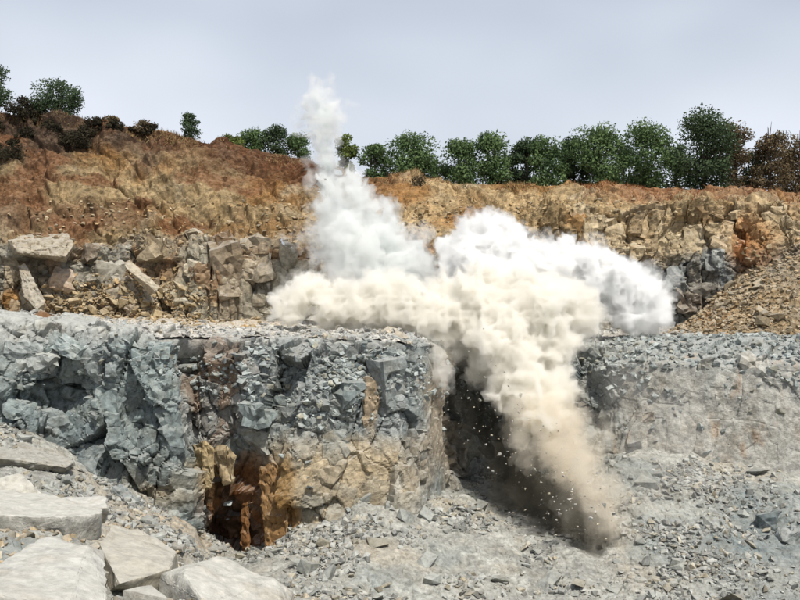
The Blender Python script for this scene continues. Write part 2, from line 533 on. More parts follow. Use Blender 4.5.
# rain gullies running down the earth slope
gul = np.abs(fbm(np.stack([V[:, 0] * 0.4 + V[:, 2] * 0.30, V[:, 1] * 0.16, V[:, 2] * 0.16], 1), 4, 57))
disp -= (1 - steep) * (1 - sstep(0, 0.2, gul)) * 0.6
pan = sstep(168, 182, px) * (1 - sstep(325, 345, px)) * sstep(228, 240, py + wob * 8)
disp *= 1 - 0.62 * pan
for jx, jw in ((186, 2.0), (209, 2.4), (238, 2.0), (254, 2.6), (291, 2.2), (318, 2.0)):
    disp -= 0.55 * pan * np.exp(-((px - jx + (py - 270) * 0.04 + wob * 6) / jw) ** 2)
# dark hollow under the jutting slab
disp -= 1.5 * blob(px, py, 45, 262, 30, 12, wob * 0.5, 0.3)
crest = np.ones((nv, nu), np.float32)
crest[-6:] = np.linspace(1, 0.25, 6)[:, None]
V2 = V + Nn * (disp * crest.ravel())[:, None]
tan = np.array([0.50, 0.37, 0.20]); org = np.array([0.42, 0.22, 0.075]); red = np.array([0.19, 0.085, 0.045]); gre = np.array([0.36, 0.355, 0.31])
g = np.tile(tan[None].astype(np.float32), (len(V), 1)) * (0.68 + 0.32 * c1 + 0.3 * c2)[:, None]
g = lerp3(g, org, sstep(-0.15, 0.35, fbm(V * np.array([0.18, 0.18, 0.45]), 4, 61)) * 0.85)
g = lerp3(g, (0.60, 0.50, 0.33), sstep(0.15, 0.5, fbm(V * np.array([0.3, 0.3, 0.25]) + 4, 4, 62)) * 0.75)
# left slope: red brown subsoil towards the crest
topm = (1 - sstep(6, 46, py - np.interp(px, [0, 110, 190, 310, 370, 800], [113, 122, 136, 160, 176, 194]) + wob * 34)) * (1 - sstep(330, 420, px))
g = lerp3(g, red, topm * 0.9)
g = g * (1 - 0.22 * (1 - sstep(300, 420, px)) * (1 - steep))[:, None]
g = lerp3(g, (0.17, 0.08, 0.045), blob(px, py, 70, 215, 80, 14, wob * 1.2, 0.5) * 0.65)  # dark shadow along the ledge painted into the slope colour
g = lerp3(g, (0.085, 0.06, 0.042), blob(px, py, 15, 132, 125, 36, wob * 1.2, 0.4) * 0.9)
# grey rock below the ledge on the left, with brown staining
lowl = steep * (1 - sstep(420, 520, px))
g = lerp3(g, gre, lowl * np.clip(0.35 + 0.6 * c1, 0, 0.9))
g = lerp3(g, (0.30, 0.16, 0.07), lowl * sstep(0.05, 0.45, fbm(V * 0.5 + 2, 4, 63)) * 0.75)
g = lerp3(g, (0.33, 0.15, 0.05), blob(px, py, 224, 302, 13, 26, wob, 0.4) * 0.85)
g = lerp3(g, (0.075, 0.05, 0.035), blob(px, py, 260, 300, 13, 26, wob, 0.4) * 0.8)
g = lerp3(g, (0.40, 0.20, 0.05), blob(px, py, 8, 300, 14, 12, wob, 0.4) * 0.8)
g = lerp3(g, (0.43, 0.40, 0.31), pan * np.clip(0.45 + 0.5 * c1, 0, 0.9))
g = lerp3(g, (0.26, 0.14, 0.06), pan * sstep(0.1, 0.4, fbm(V * 0.6 + 31, 4, 65)) * 0.7)
# right: grey below, orange corner
lowr = sstep(520, 600, px) * sstep(246, 276, py + wob * 26 + 14 * sstep(640, 690, px))
g = lerp3(g, (0.26, 0.285, 0.28), lowr * np.clip(0.55 + 0.5 * c2, 0, 0.95))
g = lerp3(g, (0.20, 0.12, 0.06), sstep(560, 600, px) * steep * np.where(c2 > 0.7, 0.6, 0.0) * (1 - lowr))
g = lerp3(g, (0.60, 0.50, 0.33), sstep(540, 590, px) * steep * (1 - lowr) * np.clip(c1 * 1.3 - 0.1, 0, 0.85))
g = lerp3(g, (0.58, 0.46, 0.28), blob(px, py, 755, 215, 26, 22, wob, 0.4) * 0.7)
g = lerp3(g, (0.45, 0.215, 0.07), blob(px, py, 750, 250, 24, 36, wob, 0.5) * 0.7)
g = lerp3(g, (0.42, 0.15, 0.04), blob(px, py, 742, 246, 9, 18, wob, 0.5) * 0.7)
cr = sstep(560, 640, px) * (1 - sstep(195, 204, py + wob * 8))
g = lerp3(g, (0.28, 0.12, 0.06), cr * 0.7)
g = lerp3(g, (0.24, 0.12, 0.06), sstep(0.02, 0.35, fbm(V * np.array([0.22, 0.22, 0.5]) + 11, 4, 64)) * 0.85 * (1 - sstep(330, 450, px)) * (1 - steep))
g = lerp3(g, (0.085, 0.055, 0.038), sstep(0.15, 0.42, fbm(V * np.array([0.3, 0.3, 0.7]) + 21, 4, 66)) * 0.75 * (1 - sstep(200, 330, px)) * (1 - steep) * (1 - sstep(120, 190, py)))
g = g * (0.8 + 0.4 * c3)[:, None]
up = tag(link('upper_quarry_face', mesh_from('upper_quarry_face', V2, grid_faces(nv, nu), M_up, g)), 'orange and tan weathered upper face of the quarry', kind='structure')
UPV, UPN, UPpx, UPpy = V2, Nn, *imgxy(V2)
UPT = g
UPCREST = V2.reshape(nv, nu, 3)[-14:]

# plateau behind the crest
top = V2.reshape(nv, nu, 3)[-4:-3:, ::6][0]
rows = [top + np.array([0, 0, -0.15])]
for dd in (2, 5, 9, 14, 22, 40, 90, 250, 800):
    q = top.copy()
    s = (q[:, 1] + dd) / q[:, 1]
    q[:, 0] *= s
    q[:, 1] += dd
    q[:, 2] = top[:, 2] * math.exp(-dd / 30) + (1 - math.exp(-dd / 30)) * (top[:, 2].mean() - 3)
    q[:, 2] += 0.1 * np.sin(q[:, 0] * 0.7 + dd)
    rows.append(q)
PL = np.stack(rows)
plv = PL.reshape(-1, 3)
plt_ = np.tile(np.array([[0.27, 0.17, 0.08]], np.float32), (len(plv), 1)) * (0.8 + 0.3 * fbm(plv * 0.3, 3, 71))[:, None]
tag(link('plateau', mesh_from('plateau', plv, grid_faces(*PL.shape[:2]), M_talus, plt_)), 'dry grassy plateau behind the quarry crest', kind='structure')

# ---------------------------------------------------------------- setting: talus cone on the right
TAL = {
    664: [(337, 72), (333, 75), (334, 78), (338, 80)],
    690: [(337, 71), (327, 74), (322, 77), (330, 80)],
    720: [(338, 69), (318, 73.2), (298, 77.4), (292, 80)],
    760: [(339, 67.5), (305, 72.5), (267, 78), (256, 80.5)],
    800: [(340, 66.5), (294, 72), (240, 78.4), (226, 81)],
    850: [(341, 66), (285, 71), (216, 77.5), (208, 80)],
    1060: [(341, 63), (270, 67), (206, 73), (204, 75)],
}
P, N = sheet(TAL, 0.12, 0.13, mid=1)
nv, nu, _ = P.shape
V = P.reshape(-1, 3)
Nn = N.reshape(-1, 3)
d1, e1, c1 = blocks(V, (1.0, 1.0, 1.0), 600, 1.0)
d2, e2, c2 = blocks(V, (0.36, 0.36, 0.36), 610, 1.0)
V2 = V + Nn * (0.10 * d1 + 0.10 * d2 + fbm(V * 0.4, 4, 72) * 0.35)[:, None]
px, py = imgxy(V)
g = np.tile(np.array([[0.47, 0.36, 0.22]], np.float32), (len(V), 1)) * (0.55 + 0.4 * c1 + 0.45 * c2)[:, None]
g = lerp3(g, (0.38, 0.365, 0.31), sstep(-0.1, 0.4, fbm(V * 0.4, 3, 73)) * 0.6)
g = lerp3(g, (0.44, 0.22, 0.07), blob(px, py, 700, 320, 30, 14, None, 0.6) * 0.6)
tal = tag(link('talus_slope', mesh_from('talus_slope', V2, grid_faces(nv, nu), M_talus, g)), 'scree slope of tan broken rock against the upper face', kind='structure')
TALV, TALpx, TALpy = V2, *imgxy(V2)

# ---------------------------------------------------------------- setting: quarry floor
FL = {
    -260: [(400, 54), (430, 48), (468, 43), (500, 36), (520, 28), (545, 24), (600, 19.5), (640, 15)],
    0:    [(402, 54), (436, 48), (474, 43.5), (520, 36), (534, 28), (552, 24), (604, 19.5), (660, 15)],
    60:   [(440, 53), (462, 48), (490, 43.5), (535, 36), (540, 28), (556, 24), (610, 19.5), (670, 15)],
    110:  [(478, 52.5), (497, 48), (518, 43.5), (550, 36), (556, 28), (568, 24), (616, 19.5), (690, 15)],
    170:  [(508, 52.5), (526, 48), (545, 43.5), (578, 36), (590, 28), (594, 24), (624, 19.5), (700, 15)],
    240:  [(555, 59), (562, 51), (578, 46), (604, 38), (616, 28), (618, 24), (640, 19.5), (720, 15)],
    290:  [(530, 54), (555, 49.5), (580, 45.5), (615, 39), (650, 30), (665, 24), (690, 19.5), (750, 15)],
    360:  [(486, 55.5), (522, 50.5), (560, 47), (610, 42), (655, 36), (700, 28), (745, 22), (800, 15)],
    440:  [(478, 62), (505, 56), (545, 50), (600, 45), (655, 39), (720, 30), (780, 22), (840, 15)],
    520:  [(474, 68), (500, 60), (545, 52), (600, 46), (655, 39), (720, 30), (780, 22), (840, 15)],
    600:  [(440, 66), (474, 60), (534, 53), (600, 46), (655, 39), (720, 30), (780, 22), (840, 15)],
    640:  [(418, 66.5), (460, 60), (526, 53), (600, 46), (655, 39), (720, 30), (780, 22), (840, 15)],
    680:  [(436, 64), (474, 58.4), (528, 52), (600, 46), (655, 39), (720, 30), (780, 22), (840, 15)],
    760:  [(454, 62.5), (490, 56.5), (530, 52), (600, 46), (655, 39), (720, 30), (780, 22), (840, 15)],
    1060: [(460, 60), (496, 54), (530, 50), (600, 45), (655, 39), (720, 30), (780, 22), (840, 15)],
}
P, N = sheet(FL, 0.085, [0.1, 0.1, 0.12, 0.14, 0.16, 0.2, 0.3], mid=2, smv=3)
nv, nu, _ = P.shape
V = P.reshape(-1, 3)
Nn = N.reshape(-1, 3)
px, py = imgxy(V)
d1, e1, c1 = blocks(V, (1.3, 1.3, 1.3), 700, 1.0)
d2, e2, c2 = blocks(V, (0.5, 0.5, 0.5), 710, 1.0)
V2 = V + Nn * (0.05 * d1 + 0.05 * d2 + fbm(V * 0.3, 6, 81, 0.55) * 0.8)[:, None]
g = np.tile(np.array([[0.41, 0.415, 0.375]], np.float32), (len(V), 1)) * (0.6 + 0.35 * c1 + 0.4 * c2)[:, None]
g = lerp3(g, (0.48, 0.42, 0.32), sstep(0.0, 0.5, fbm(V * 0.25, 3, 82)) * 0.6)
g = lerp3(g, (0.24, 0.29, 0.29), sstep(0.1, 0.5, fbm(V * 0.22 + 5, 3, 83)) * 0.6)
g = lerp3(g, (0.47, 0.37, 0.24), blob(px, py, 165, 530, 70, 34, None, 0.5) * np.clip(c2 * 1.2, 0, 1) * 0.8)
g = lerp3(g, (0.27, 0.31, 0.31), sstep(590, 760, px) * sstep(470, 540, py + fbm(V * 0.2, 3, 84) * 40) * 0.75)
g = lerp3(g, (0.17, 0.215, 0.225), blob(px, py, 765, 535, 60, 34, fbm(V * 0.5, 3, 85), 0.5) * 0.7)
flo = tag(link('quarry_floor', mesh_from('quarry_floor', V2, grid_faces(nv, nu), M_floor, g)), 'grey rubble floor of the quarry', kind='structure')
FLV, FLpx, FLpy = V2, *imgxy(V2)
# ground round and behind the camera
xs = np.linspace(-120, 120, 61)
ys = np.array([-120, -80, -50, -30, -15, -5, 0, 2.5, 4, 7, 10, 13, 15.3])
GX, GY = np.meshgrid(xs, ys)
edge = V.reshape(nv, nu, 3)[-1]
ez = np.interp(GX, edge[:, 0], edge[:, 2]) - 0.25
tt = np.clip((15.3 - GY) / 12.8, 0, 1)
GZ = ez + (1.1 - ez) * (tt ** 0.9) + 0.15 * np.sin(GX * 1.3 + GY)
GZ = np.where(GY < 2.6, 1.08, GZ)
CV = np.stack([GX, GY, GZ], -1).reshape(-1, 3)
tag(link('rim_ground', mesh_from('rim_ground', CV, grid_faces(len(ys), len(xs)), M_floor, np.tile(np.array([[0.4, 0.38, 0.33]]), (len(CV), 1)))), 'stony rim of the quarry', kind='structure')

# ---------------------------------------------------------------- stones
def hull_rock(seed, flat=1.0, n=13):
    rg = np.random.default_rng(seed)
    pts = rg.uniform(-1, 1, (n, 3))
    pts = np.sign(pts) * np.abs(pts) ** 0.6
    pts *= np.array([1, rg.uniform(0.65, 0.95), rg.uniform(0.5, 0.8) * flat]) * 0.5
    bm = bmesh.new()
    for p in pts: bm.verts.new(p)
    r = bmesh.ops.convex_hull(bm, input=bm.verts)
    bmesh.ops.delete(bm, geom=[v for v in bm.verts if not v.link_faces], context='VERTS')
    bm.verts.index_update()
    v = np.array([q.co[:] for q in bm.verts])
    f = np.array([[q.index for q in t.verts] for t in bm.faces])
    bm.free()
    return v, f


PROTO = [hull_rock(900 + k, 1.0 if k % 3 else 0.6) for k in range(14)]
PROTO_ME = []
for k, (v, f) in enumerate(PROTO):
    PROTO_ME.append(mesh_from('stone', v, f, M_piece))


def rubble(name, pts, sizes, tints, seed):
    """thousands of small hulls in one mesh"""
    rg = np.random.default_rng(seed)
    VV, FF, TT, n = [], [], [], 0
    which = rg.integers(0, len(PROTO), len(pts))
    for k, (v, f) in enumerate(PROTO):
        idx = np.nonzero(which == k)[0]
        if not len(idx): continue
        a = rg.uniform(0, 2 * math.pi, len(idx)); b = rg.normal(0, 0.45, len(idx)); c = rg.normal(0, 0.45, len(idx))
        ca, sa, cb, sb, cc, s_c = np.cos(a), np.sin(a), np.cos(b), np.sin(b), np.cos(c), np.sin(c)
        z, o = np.zeros_like(a), np.ones_like(a)
        Rz = np.stack([ca, -sa, z, sa, ca, z, z, z, o], 1).reshape(-1, 3, 3)
        Rx = np.stack([o, z, z, z, cb, -sb, z, sb, cb], 1).reshape(-1, 3, 3)
        Ry = np.stack([cc, z, s_c, z, o, z, -s_c, z, cc], 1).reshape(-1, 3, 3)
        M = Rz @ Rx @ Ry
        q = np.einsum('nij,vj->nvi', M, v) * sizes[idx][:, None, None] + pts[idx][:, None, :]
        VV.append(q.reshape(-1, 3))
        FF.append((f[None] + (np.arange(len(idx)) * len(v))[:, None, None]).reshape(-1, 3) + n)
        TT.append(np.repeat(tints[idx], len(v), 0))
        n += len(idx) * len(v)
    return link(name, mesh_from(name, np.concatenate(VV), np.concatenate(FF), M_gravel, np.concatenate(TT)))


def pick(Vs, wgt, n, seed):
    rg = np.random.default_rng(seed)
    wgt = np.clip(wgt, 0, None)
    cs = np.cumsum(wgt)
    idx = np.searchsorted(cs, rg.uniform(0, cs[-1], n))
    return np.clip(idx, 0, len(Vs) - 1)


def sizes(n, lo, hi, seed, k=2.2):
    u = np.random.default_rng(seed).uniform(0, 1, n)
    return lo + (hi - lo) * u ** k


def greys(n, seed, base, spread=0.35, warm=0.3):
    rg = np.random.default_rng(seed)
    t = np.tile(np.asarray(base)[None], (n, 1)) * rg.uniform(1 - spread, 1 + spread, (n, 1))
    wm = rg.uniform(0, 1, n) < warm
    t[wm] = t[wm] * np.array([1.1, 0.98, 0.82])
    return t


# clumped weights on the floor: rubble streams below the face, open ground elsewhere
inview = (FLpx > -60) & (FLpx < 870) & (FLpy < 640) & (FLV[:, 1] > 40)
cl = np.clip(fbm(FLV * 0.28, 4, 301) + 0.22, 0.03, 1) ** 2.4
wf = inview * cl * np.where((FLpx > 590) & (FLpx < 720) & (FLpy > 415) & (FLpy < 540), 2.6, 1.0)
ix = pick(FLV, wf, 14000, 31)
sz = sizes(14000, 0.07, 0.5, 32, 2.6)
tag(rubble('floor_rubble', FLV[ix] + np.stack([0 * sz, 0 * sz, 0.10 * sz], 1), sz, greys(14000, 33, (0.36, 0.37, 0.345), 0.5, 0.15), 34), 'fine grey rubble strewn over the quarry floor', kind='stuff')
nearw = ((FLpx > -80) & (FLpx < 330) & (FLV[:, 1] < 42) & (FLV[:, 1] > 18)) * np.clip(fbm(FLV * 0.5, 3, 302) + 0.35, 0, 1)
ix = pick(FLV, nearw, 1800, 35)
sz = sizes(1800, 0.05, 0.4, 36)
tag(rubble('mound_rubble', FLV[ix] + np.stack([0 * sz, 0 * sz, 0.10 * sz], 1), sz, greys(1800, 37, (0.40, 0.36, 0.28), 0.45, 0.4), 38), 'small pale rubble between the foreground boulders', kind='stuff')
bw = ((BENpx > -60) & (BENpx < 870)) * np.where(BENV[:, 1] < 62, 2.2, 1.0) * np.clip(fbm(BENV * 0.4, 3, 303) + 0.45, 0.05, 1)
ix = pick(BENV, bw, 6500, 39)
sz = sizes(6500, 0.08, 0.5, 40)
warm = (BENpx[ix] < 260) & (BENV[ix][:, 1] > 62)
tt = greys(6500, 41, (0.48, 0.48, 0.45), 0.35, 0.15)
tt[warm] = greys(int(warm.sum()), 42, (0.42, 0.33, 0.20), 0.4, 0.2)
tag(rubble('bench_rubble', BENV[ix] + np.stack([0 * sz, 0 * sz, 0.15 * sz], 1), sz, tt, 43), 'pale broken rock covering the bench', kind='stuff')
tw = ((TALpx < 880) & (TALpy > 200)).astype(float)
ix = pick(TALV, tw, 5000, 44)
sz = sizes(5000, 0.1, 0.55, 45, 2.6)
tag(rubble('talus_rubble', TALV[ix] + np.stack([0 * sz, 0 * sz, 0.15 * sz], 1), sz, greys(5000, 46, (0.38, 0.305, 0.20), 0.45, 0.3), 47), 'tan scree stones on the talus slope', kind='stuff')
# debris heap against the upper face on the left, and stones lodged on ledges of both faces
uw = (UPN[:, 2] > 0.25) * (UPpx > -50) * (UPpx < 860) * (UPpy > 200)
uw = uw + 14.0 * blob(UPpx, UPpy, 125, 303, 75, 20, None, 0.5)
ix = pick(UPV, uw, 4200, 48)
sz = sizes(4200, 0.1, 0.55, 49)
tag(rubble('ledge_rubble', UPV[ix] + UPN[ix] * 0.12 * sz[:, None], sz, greys(4200, 50, (0.42, 0.33, 0.20), 0.45, 0.3), 51), 'tan rock debris heaped on the ledges of the upper face', kind='stuff')
lw = ((LOWpx > -40) & (LOWpx < 860)) * (np.exp(-((LOWpy - np.interp(LOWpx, [0, 200, 420, 480, 800], [345, 365, 375, 372, 372])) / 22) ** 2) * np.clip(fbm(LOWV * 0.4, 3, 304) + 0.15, 0, 1) + 0.012)
lw = lw * np.where(LOWpx < 190, 0.35, 1.0) + 0.5 * sstep(590, 640, LOWpx) * (LOWpx < 860) * (1 - sstep(358, 374, LOWpy)) + 0.5 * blob(LOWpx, LOWpy, 315, 385, 75, 36, fbm(LOWV * 0.6, 3, 305) * 0.8, 0.5)
ix = pick(LOWV, lw, 3600, 52)
sz = sizes(3600, 0.10, 0.6, 53)
tag(rubble('face_rubble', LOWV[ix] + LOWN[ix] * 0.06 * sz[:, None], sz, greys(3600, 54, (0.35, 0.39, 0.38), 0.5, 0.1), 55), 'loosened blue grey rock hanging on the upper lower face', kind='stuff')


def stones(name, Vs, wgt, n, lo, hi, base, label, group, zones, seed, cat='stone', spread=0.3, warm=0.25):
    rg = np.random.default_rng(seed)
    ix = pick(Vs, wgt, n, seed + 1)
    ss = sizes(n, lo, hi, seed + 2, 2.0)
    cc = greys(n, seed + 3, base, spread, warm)
    for i, s, c in zip(ix, ss, cc):
        o = link(name, PROTO_ME[int(rg.integers(0, len(PROTO_ME)))])
        o.location = Vs[i] + np.array([0, 0, 0.12 * s])
        o.rotation_euler = (rg.normal(0, 0.3), rg.normal(0, 0.3), rg.uniform(0, 6.28))
        o.scale = (s * rg.uniform(0.9, 1.3), s, s * rg.uniform(0.75, 1.1))
        o.color = (*c, 1)
        big = 'large' if s > lo + 0.55 * (hi - lo) else ('medium sized' if s > lo + 0.2 * (hi - lo) else 'small')
        hue = 'tan' if c[0] > c[2] * 1.25 else ('pale grey' if c.sum() > 1.12 * sum(base) else ('dark grey' if c.sum() < 0.88 * sum(base) else 'mid grey'))
        if warm < 0: hue = 'pale' if c.sum() > 1.1 * sum(base) else ('dark' if c.sum() < 0.9 * sum(base) else 'tan')
        x_ = float(Vs[i][0] / Vs[i][1] * F + 400)
        zone = [zn for lim_, zn in zones if x_ < lim_][0]
        tag(o, f'{big} {hue} {label} {zone}', cat, group)


stones('fallen_stone', FLV, inview * (0.15 + cl), 130, 0.5, 1.25, (0.33, 0.345, 0.32), 'stone on the quarry floor', 'large stones on the quarry floor', [(180, 'at the foot of the dark face'), (300, 'outside the rusty cavity'), (430, 'below the yellowish buttress'), (520, 'under the dark cloud'), (640, 'around the end of the falling dust'), (730, 'below the smooth grey face'), (9999, 'near the dark crevice')], 61)
stones('bench_stone', BENV, bw * (BENV[:, 1] < 70), 80, 0.5, 1.05, (0.42, 0.415, 0.38), 'stone on the bench', 'large stones on the bench', [(100, 'above the layered slabs'), (200, 'above the dark face'), (290, 'above the rusty cavity'), (430, 'in front of the cream cloud'), (680, 'below the white cloud'), (9999, 'below the scree slope')], 65)
stones('scree_stone', TALV, tw, 55, 0.5, 1.2, (0.40, 0.33, 0.22), 'stone on the scree slope', 'large stones on the scree slope', [(745, 'near its toe'), (9999, 'on its higher part')], 69, warm=-1)
stones('mound_stone', FLV, nearw, 40, 0.25, 0.7, (0.44, 0.42, 0.36), 'stone in the mound of pale boulders', 'stones between the foreground slabs', [(100, 'beside the tilted slab'), (180, 'beside the sloping slab'), (9999, 'beside the peaked boulder')], 73)
uw2 = blob(UPpx, UPpy, 125, 304, 80, 18, None, 0.4)
stones('debris_stone', UPV, uw2, 50, 0.5, 1.2, (0.45, 0.36, 0.22), 'stone in the upper debris heap', 'stones in the debris heap', [(90, 'by the leaning pillar'), (150, 'below the leaning plate'), (9999, 'beside the flat grey wall')], 77, warm=-1)


def boulder(name, pts, colour, label, cat='boulder', mat=None, cuts=5, rough=0.075, group=None, parent=None, bev=0.05, freq=1.6):
    """hull through given points of the place, edges chipped and faces slightly uneven"""
    c = np.array([at(*p) for p in pts])
    o0 = c.mean(0)
    base = np.array([o0[0], o0[1], c[:, 2].min()])
    bm = bmesh.new()
    for p in c - base: bm.verts.new(p)
    bmesh.ops.convex_hull(bm, input=bm.verts)
    bmesh.ops.delete(bm, geom=[v for v in bm.verts if not v.link_faces], context='VERTS')
    bmesh.ops.dissolve_limit(bm, angle_limit=R(6), verts=bm.verts, edges=bm.edges)
    bmesh.ops.bevel(bm, geom=list(bm.edges), offset=bev, segments=2, profile=0.6, affect='EDGES', clamp_overlap=True)
    bmesh.ops.triangulate(bm, faces=bm.faces)
    for it in range(5):
        lim = 0.16 if it < 4 else 0.10
        es = [e for e in bm.edges if e.calc_length() > lim * 2]
        if not es or len(bm.faces) > 9000: break
        bmesh.ops.subdivide_edges(bm, edges=es, cuts=1)
        bmesh.ops.triangulate(bm, faces=bm.faces)
    bm.normal_update()
    v = np.array([q.co[:] for q in bm.verts]); nr = np.array([q.normal[:] for q in bm.verts])
    wv = v + base
    d, e, _ = blocks(wv, (0.9, 0.9, 0.5), 950, 0.9)
    dd = rough * (fbm(wv * freq, 5, 951, 0.55) * 1.6 + (0.9 * d - 0.8 * (1 - sstep(0, 0.08, e))) * (0.15 if mat is None else 1.0))
    v = v + nr * dd[:, None]
    f = np.array([[q.index for q in t.verts] for t in bm.faces])
    bm.free()
    me = mesh_from(name, v, f, mat or M_pale, None, True)
    me.set_sharp_from_angle(angle=R(24))
    o = link(name, me, parent)
    o.location = base
    o.color = (*colour, 1)
    if label: tag(o, label, cat, group)
    return o


PALE = (0.50, 0.49, 0.44)
boulder('rock_slab', [(-40, 488, 30.5), (40, 494, 30.5), (103, 509, 29), (-40, 515, 26), (60, 518, 26), (99, 515, 27.2), (-40, 556, 26.2), (68, 550, 26.4), (97, 541, 27.4), (-40, 545, 30.5), (100, 532, 29)], PALE,
        'broad flat topped pale slab, its front edge above the tilted slab', 'boulder')
boulder('tilted_slab', [(-45, 586, 19.5), (42, 539, 24), (86, 547, 23.2), (68, 612, 18.8), (103, 552, 24), (106, 606, 20), (80, 665, 18.8), (-45, 665, 19), (40, 585, 24.5)], (0.47, 0.465, 0.43),
        'large pale slab tilted forward, with a smooth blue grey side facet', 'boulder')
boulder('pointed_boulder', [(-30, 486, 33), (20, 473, 33.5), (46, 500, 32.5), (-30, 512, 32), (20, 520, 32), (48, 520, 33), (-30, 520, 34)], (0.50, 0.485, 0.42),
        'pale pointed boulder standing behind the broad flat slab', 'boulder')
boulder('flat_stone', [(50, 503, 33), (62, 497, 34), (104, 497, 34), (107, 509, 32.5), (60, 512, 32), (52, 522, 33), (104, 524, 33), (106, 520, 34)], (0.55, 0.54, 0.50),
        'thin white topped stone at the end of the broad slab', 'boulder')
boulder('sloping_slab', [(98, 545, 24.5), (112, 527, 27), (140, 531, 27.5), (176, 552, 26.5), (168, 571, 23.5), (118, 585, 22), (100, 600, 23), (170, 600, 24), (178, 590, 27), (110, 570, 28)], (0.42, 0.39, 0.32),
        'low sloping pale slab between the tilted slab and the peaked boulder', 'boulder')
boulder('peaked_boulder', [(218, 557, 25), (157, 577, 23.4), (182, 574, 22.6), (272, 581, 24.4), (292, 592, 25), (205, 606, 21.2), (285, 620, 22.4), (165, 650, 22.4), (292, 650, 23.4), (240, 630, 26.5), (160, 610, 24)], PALE,
        'pale peaked boulder with a brown side, in front of the rusty cavity', 'boulder')
boulder('rock_block', [(120, 590, 21), (150, 586, 21.4), (168, 600, 20.8), (120, 640, 20.6), (170, 650, 20.8), (140, 640, 22)], (0.36, 0.35, 0.31),
        'grey block half buried below the sloping slab', 'boulder', rough=0.03)
boulder('ledge_slab', [(-40, 436, 47), (24, 443, 47.5), (74, 461, 46.5), (66, 468, 44.6), (10, 460, 44), (-40, 455, 43.6), (-40, 466, 44), (64, 474, 45), (72, 468, 46.8)], (0.38, 0.37, 0.32),
        'long layered ledge slab jutting out at the foot of the dark face', 'boulder', mat=M_piece, rough=0.09)
boulder('ledge_slab', [(-40, 458, 45), (40, 466, 46), (60, 474, 45.4), (50, 480, 43.6), (-40, 474, 42.8), (-40, 486, 43.2), (52, 488, 44.2), (55, 482, 46)], (0.33, 0.325, 0.28),
        'darker ledge slab lying under the long layered ledge', 'boulder', mat=M_piece, rough=0.09)
boulder('leaning_slab', [(112, 487, 49.2), (121, 484, 49.6), (151, 514, 49.6), (146, 522, 48.6), (112, 520, 48.8), (125, 530, 50), (114, 500, 50.4)], (0.27, 0.30, 0.30),
        'blue grey plate of rock leaning against the foot of the dark face', 'boulder', mat=M_piece)
boulder('brown_stone', [(30, 316, 54), (40, 310, 54.2), (55, 314, 54), (56, 324, 53.6), (34, 327, 53.4), (46, 328, 53.6), (38, 324, 55)], (0.24, 0.135, 0.07),
        'dark brown stone standing on the edge of the bench above the slabs', 'stone', mat=M_piece)
boulder('pale_stone', [(12, 318, 53.4), (26, 313, 53.6), (34, 321, 53.4), (30, 331, 52.8), (10, 331, 52.8), (20, 328, 54)], (0.36, 0.38, 0.37),
        'blue grey stone beside the dark brown stone on the bench edge', 'stone', mat=M_piece)
boulder('jutting_slab', [(8, 240, 75), (30, 233, 77), (68, 234, 77), (74, 244, 75), (66, 257, 74), (20, 253, 73.8), (6, 250, 76), (66, 262, 76), (30, 258, 79), (66, 240, 79)], (0.42, 0.37, 0.28),
        'tan slab jutting out above a dark hollow of the upper face', 'boulder', mat=M_piece, rough=0.1)
boulder('leaning_pillar', [(18, 266, 74.6), (25, 262, 75), (46, 303, 73.4), (36, 310, 73), (24, 296, 73.6), (32, 300, 75), (44, 310, 74.4)], (0.46, 0.42, 0.34),
        'pale narrow rock pillar leaning under the jutting slab', 'boulder', mat=M_piece)
boulder('leaning_plate', [(124, 262, 76.6), (130, 260, 77), (160, 286, 75.8), (157, 292, 75.2), (126, 268, 76), (150, 296, 76.6)], (0.50, 0.44, 0.33),
        'pale narrow plate of rock lying in the debris heap', 'boulder', mat=M_piece)
boulder('rounded_boulder', [(736, 556, 50), (746, 551, 50.4), (756, 557, 50.2), (757, 567, 49.6), (738, 568, 49.2), (748, 571, 49.4), (746, 562, 51)], (0.55, 0.55, 0.50),
        'pale rounded boulder alone on the floor near a dark crevice', 'boulder', rough=0.03)
for k, (bx, by, Y, r, cc, lb) in enumerate([
    (715, 572, 48.6, 9, (0.42, 0.43, 0.40), 'pale squat stone in the pile beside the rounded boulder'),
    (730, 578, 48.2, 10, (0.38, 0.41, 0.40), 'grey wedge shaped stone in front of the rounded boulder'),
    (772, 522, 53, 15, (0.20, 0.235, 0.24), 'dark blue grey block at the mouth of the crevice'),
    (790, 538, 51.6, 16, (0.34, 0.37, 0.36), 'blue grey block lying beside the dark crevice'),
    (762, 540, 51.6, 10, (0.28, 0.31, 0.31), 'grey block between the crevice and the rounded boulder'),
    (648, 418, 60.8, 8, (0.40, 0.36, 0.29), 'small tan block sticking out of the smooth grey face')]):
    rg = np.random.default_rng(1200 + k)
    u = rg.uniform(-1, 1, (12, 3))
    boulder('fallen_block', [(bx + r * q[0], by + r * 0.8 * q[1], Y + r / 18 * q[2]) for q in np.sign(u) * np.abs(u) ** 0.6], cc, lb, 'boulder', mat=M_piece, rough=0.12)

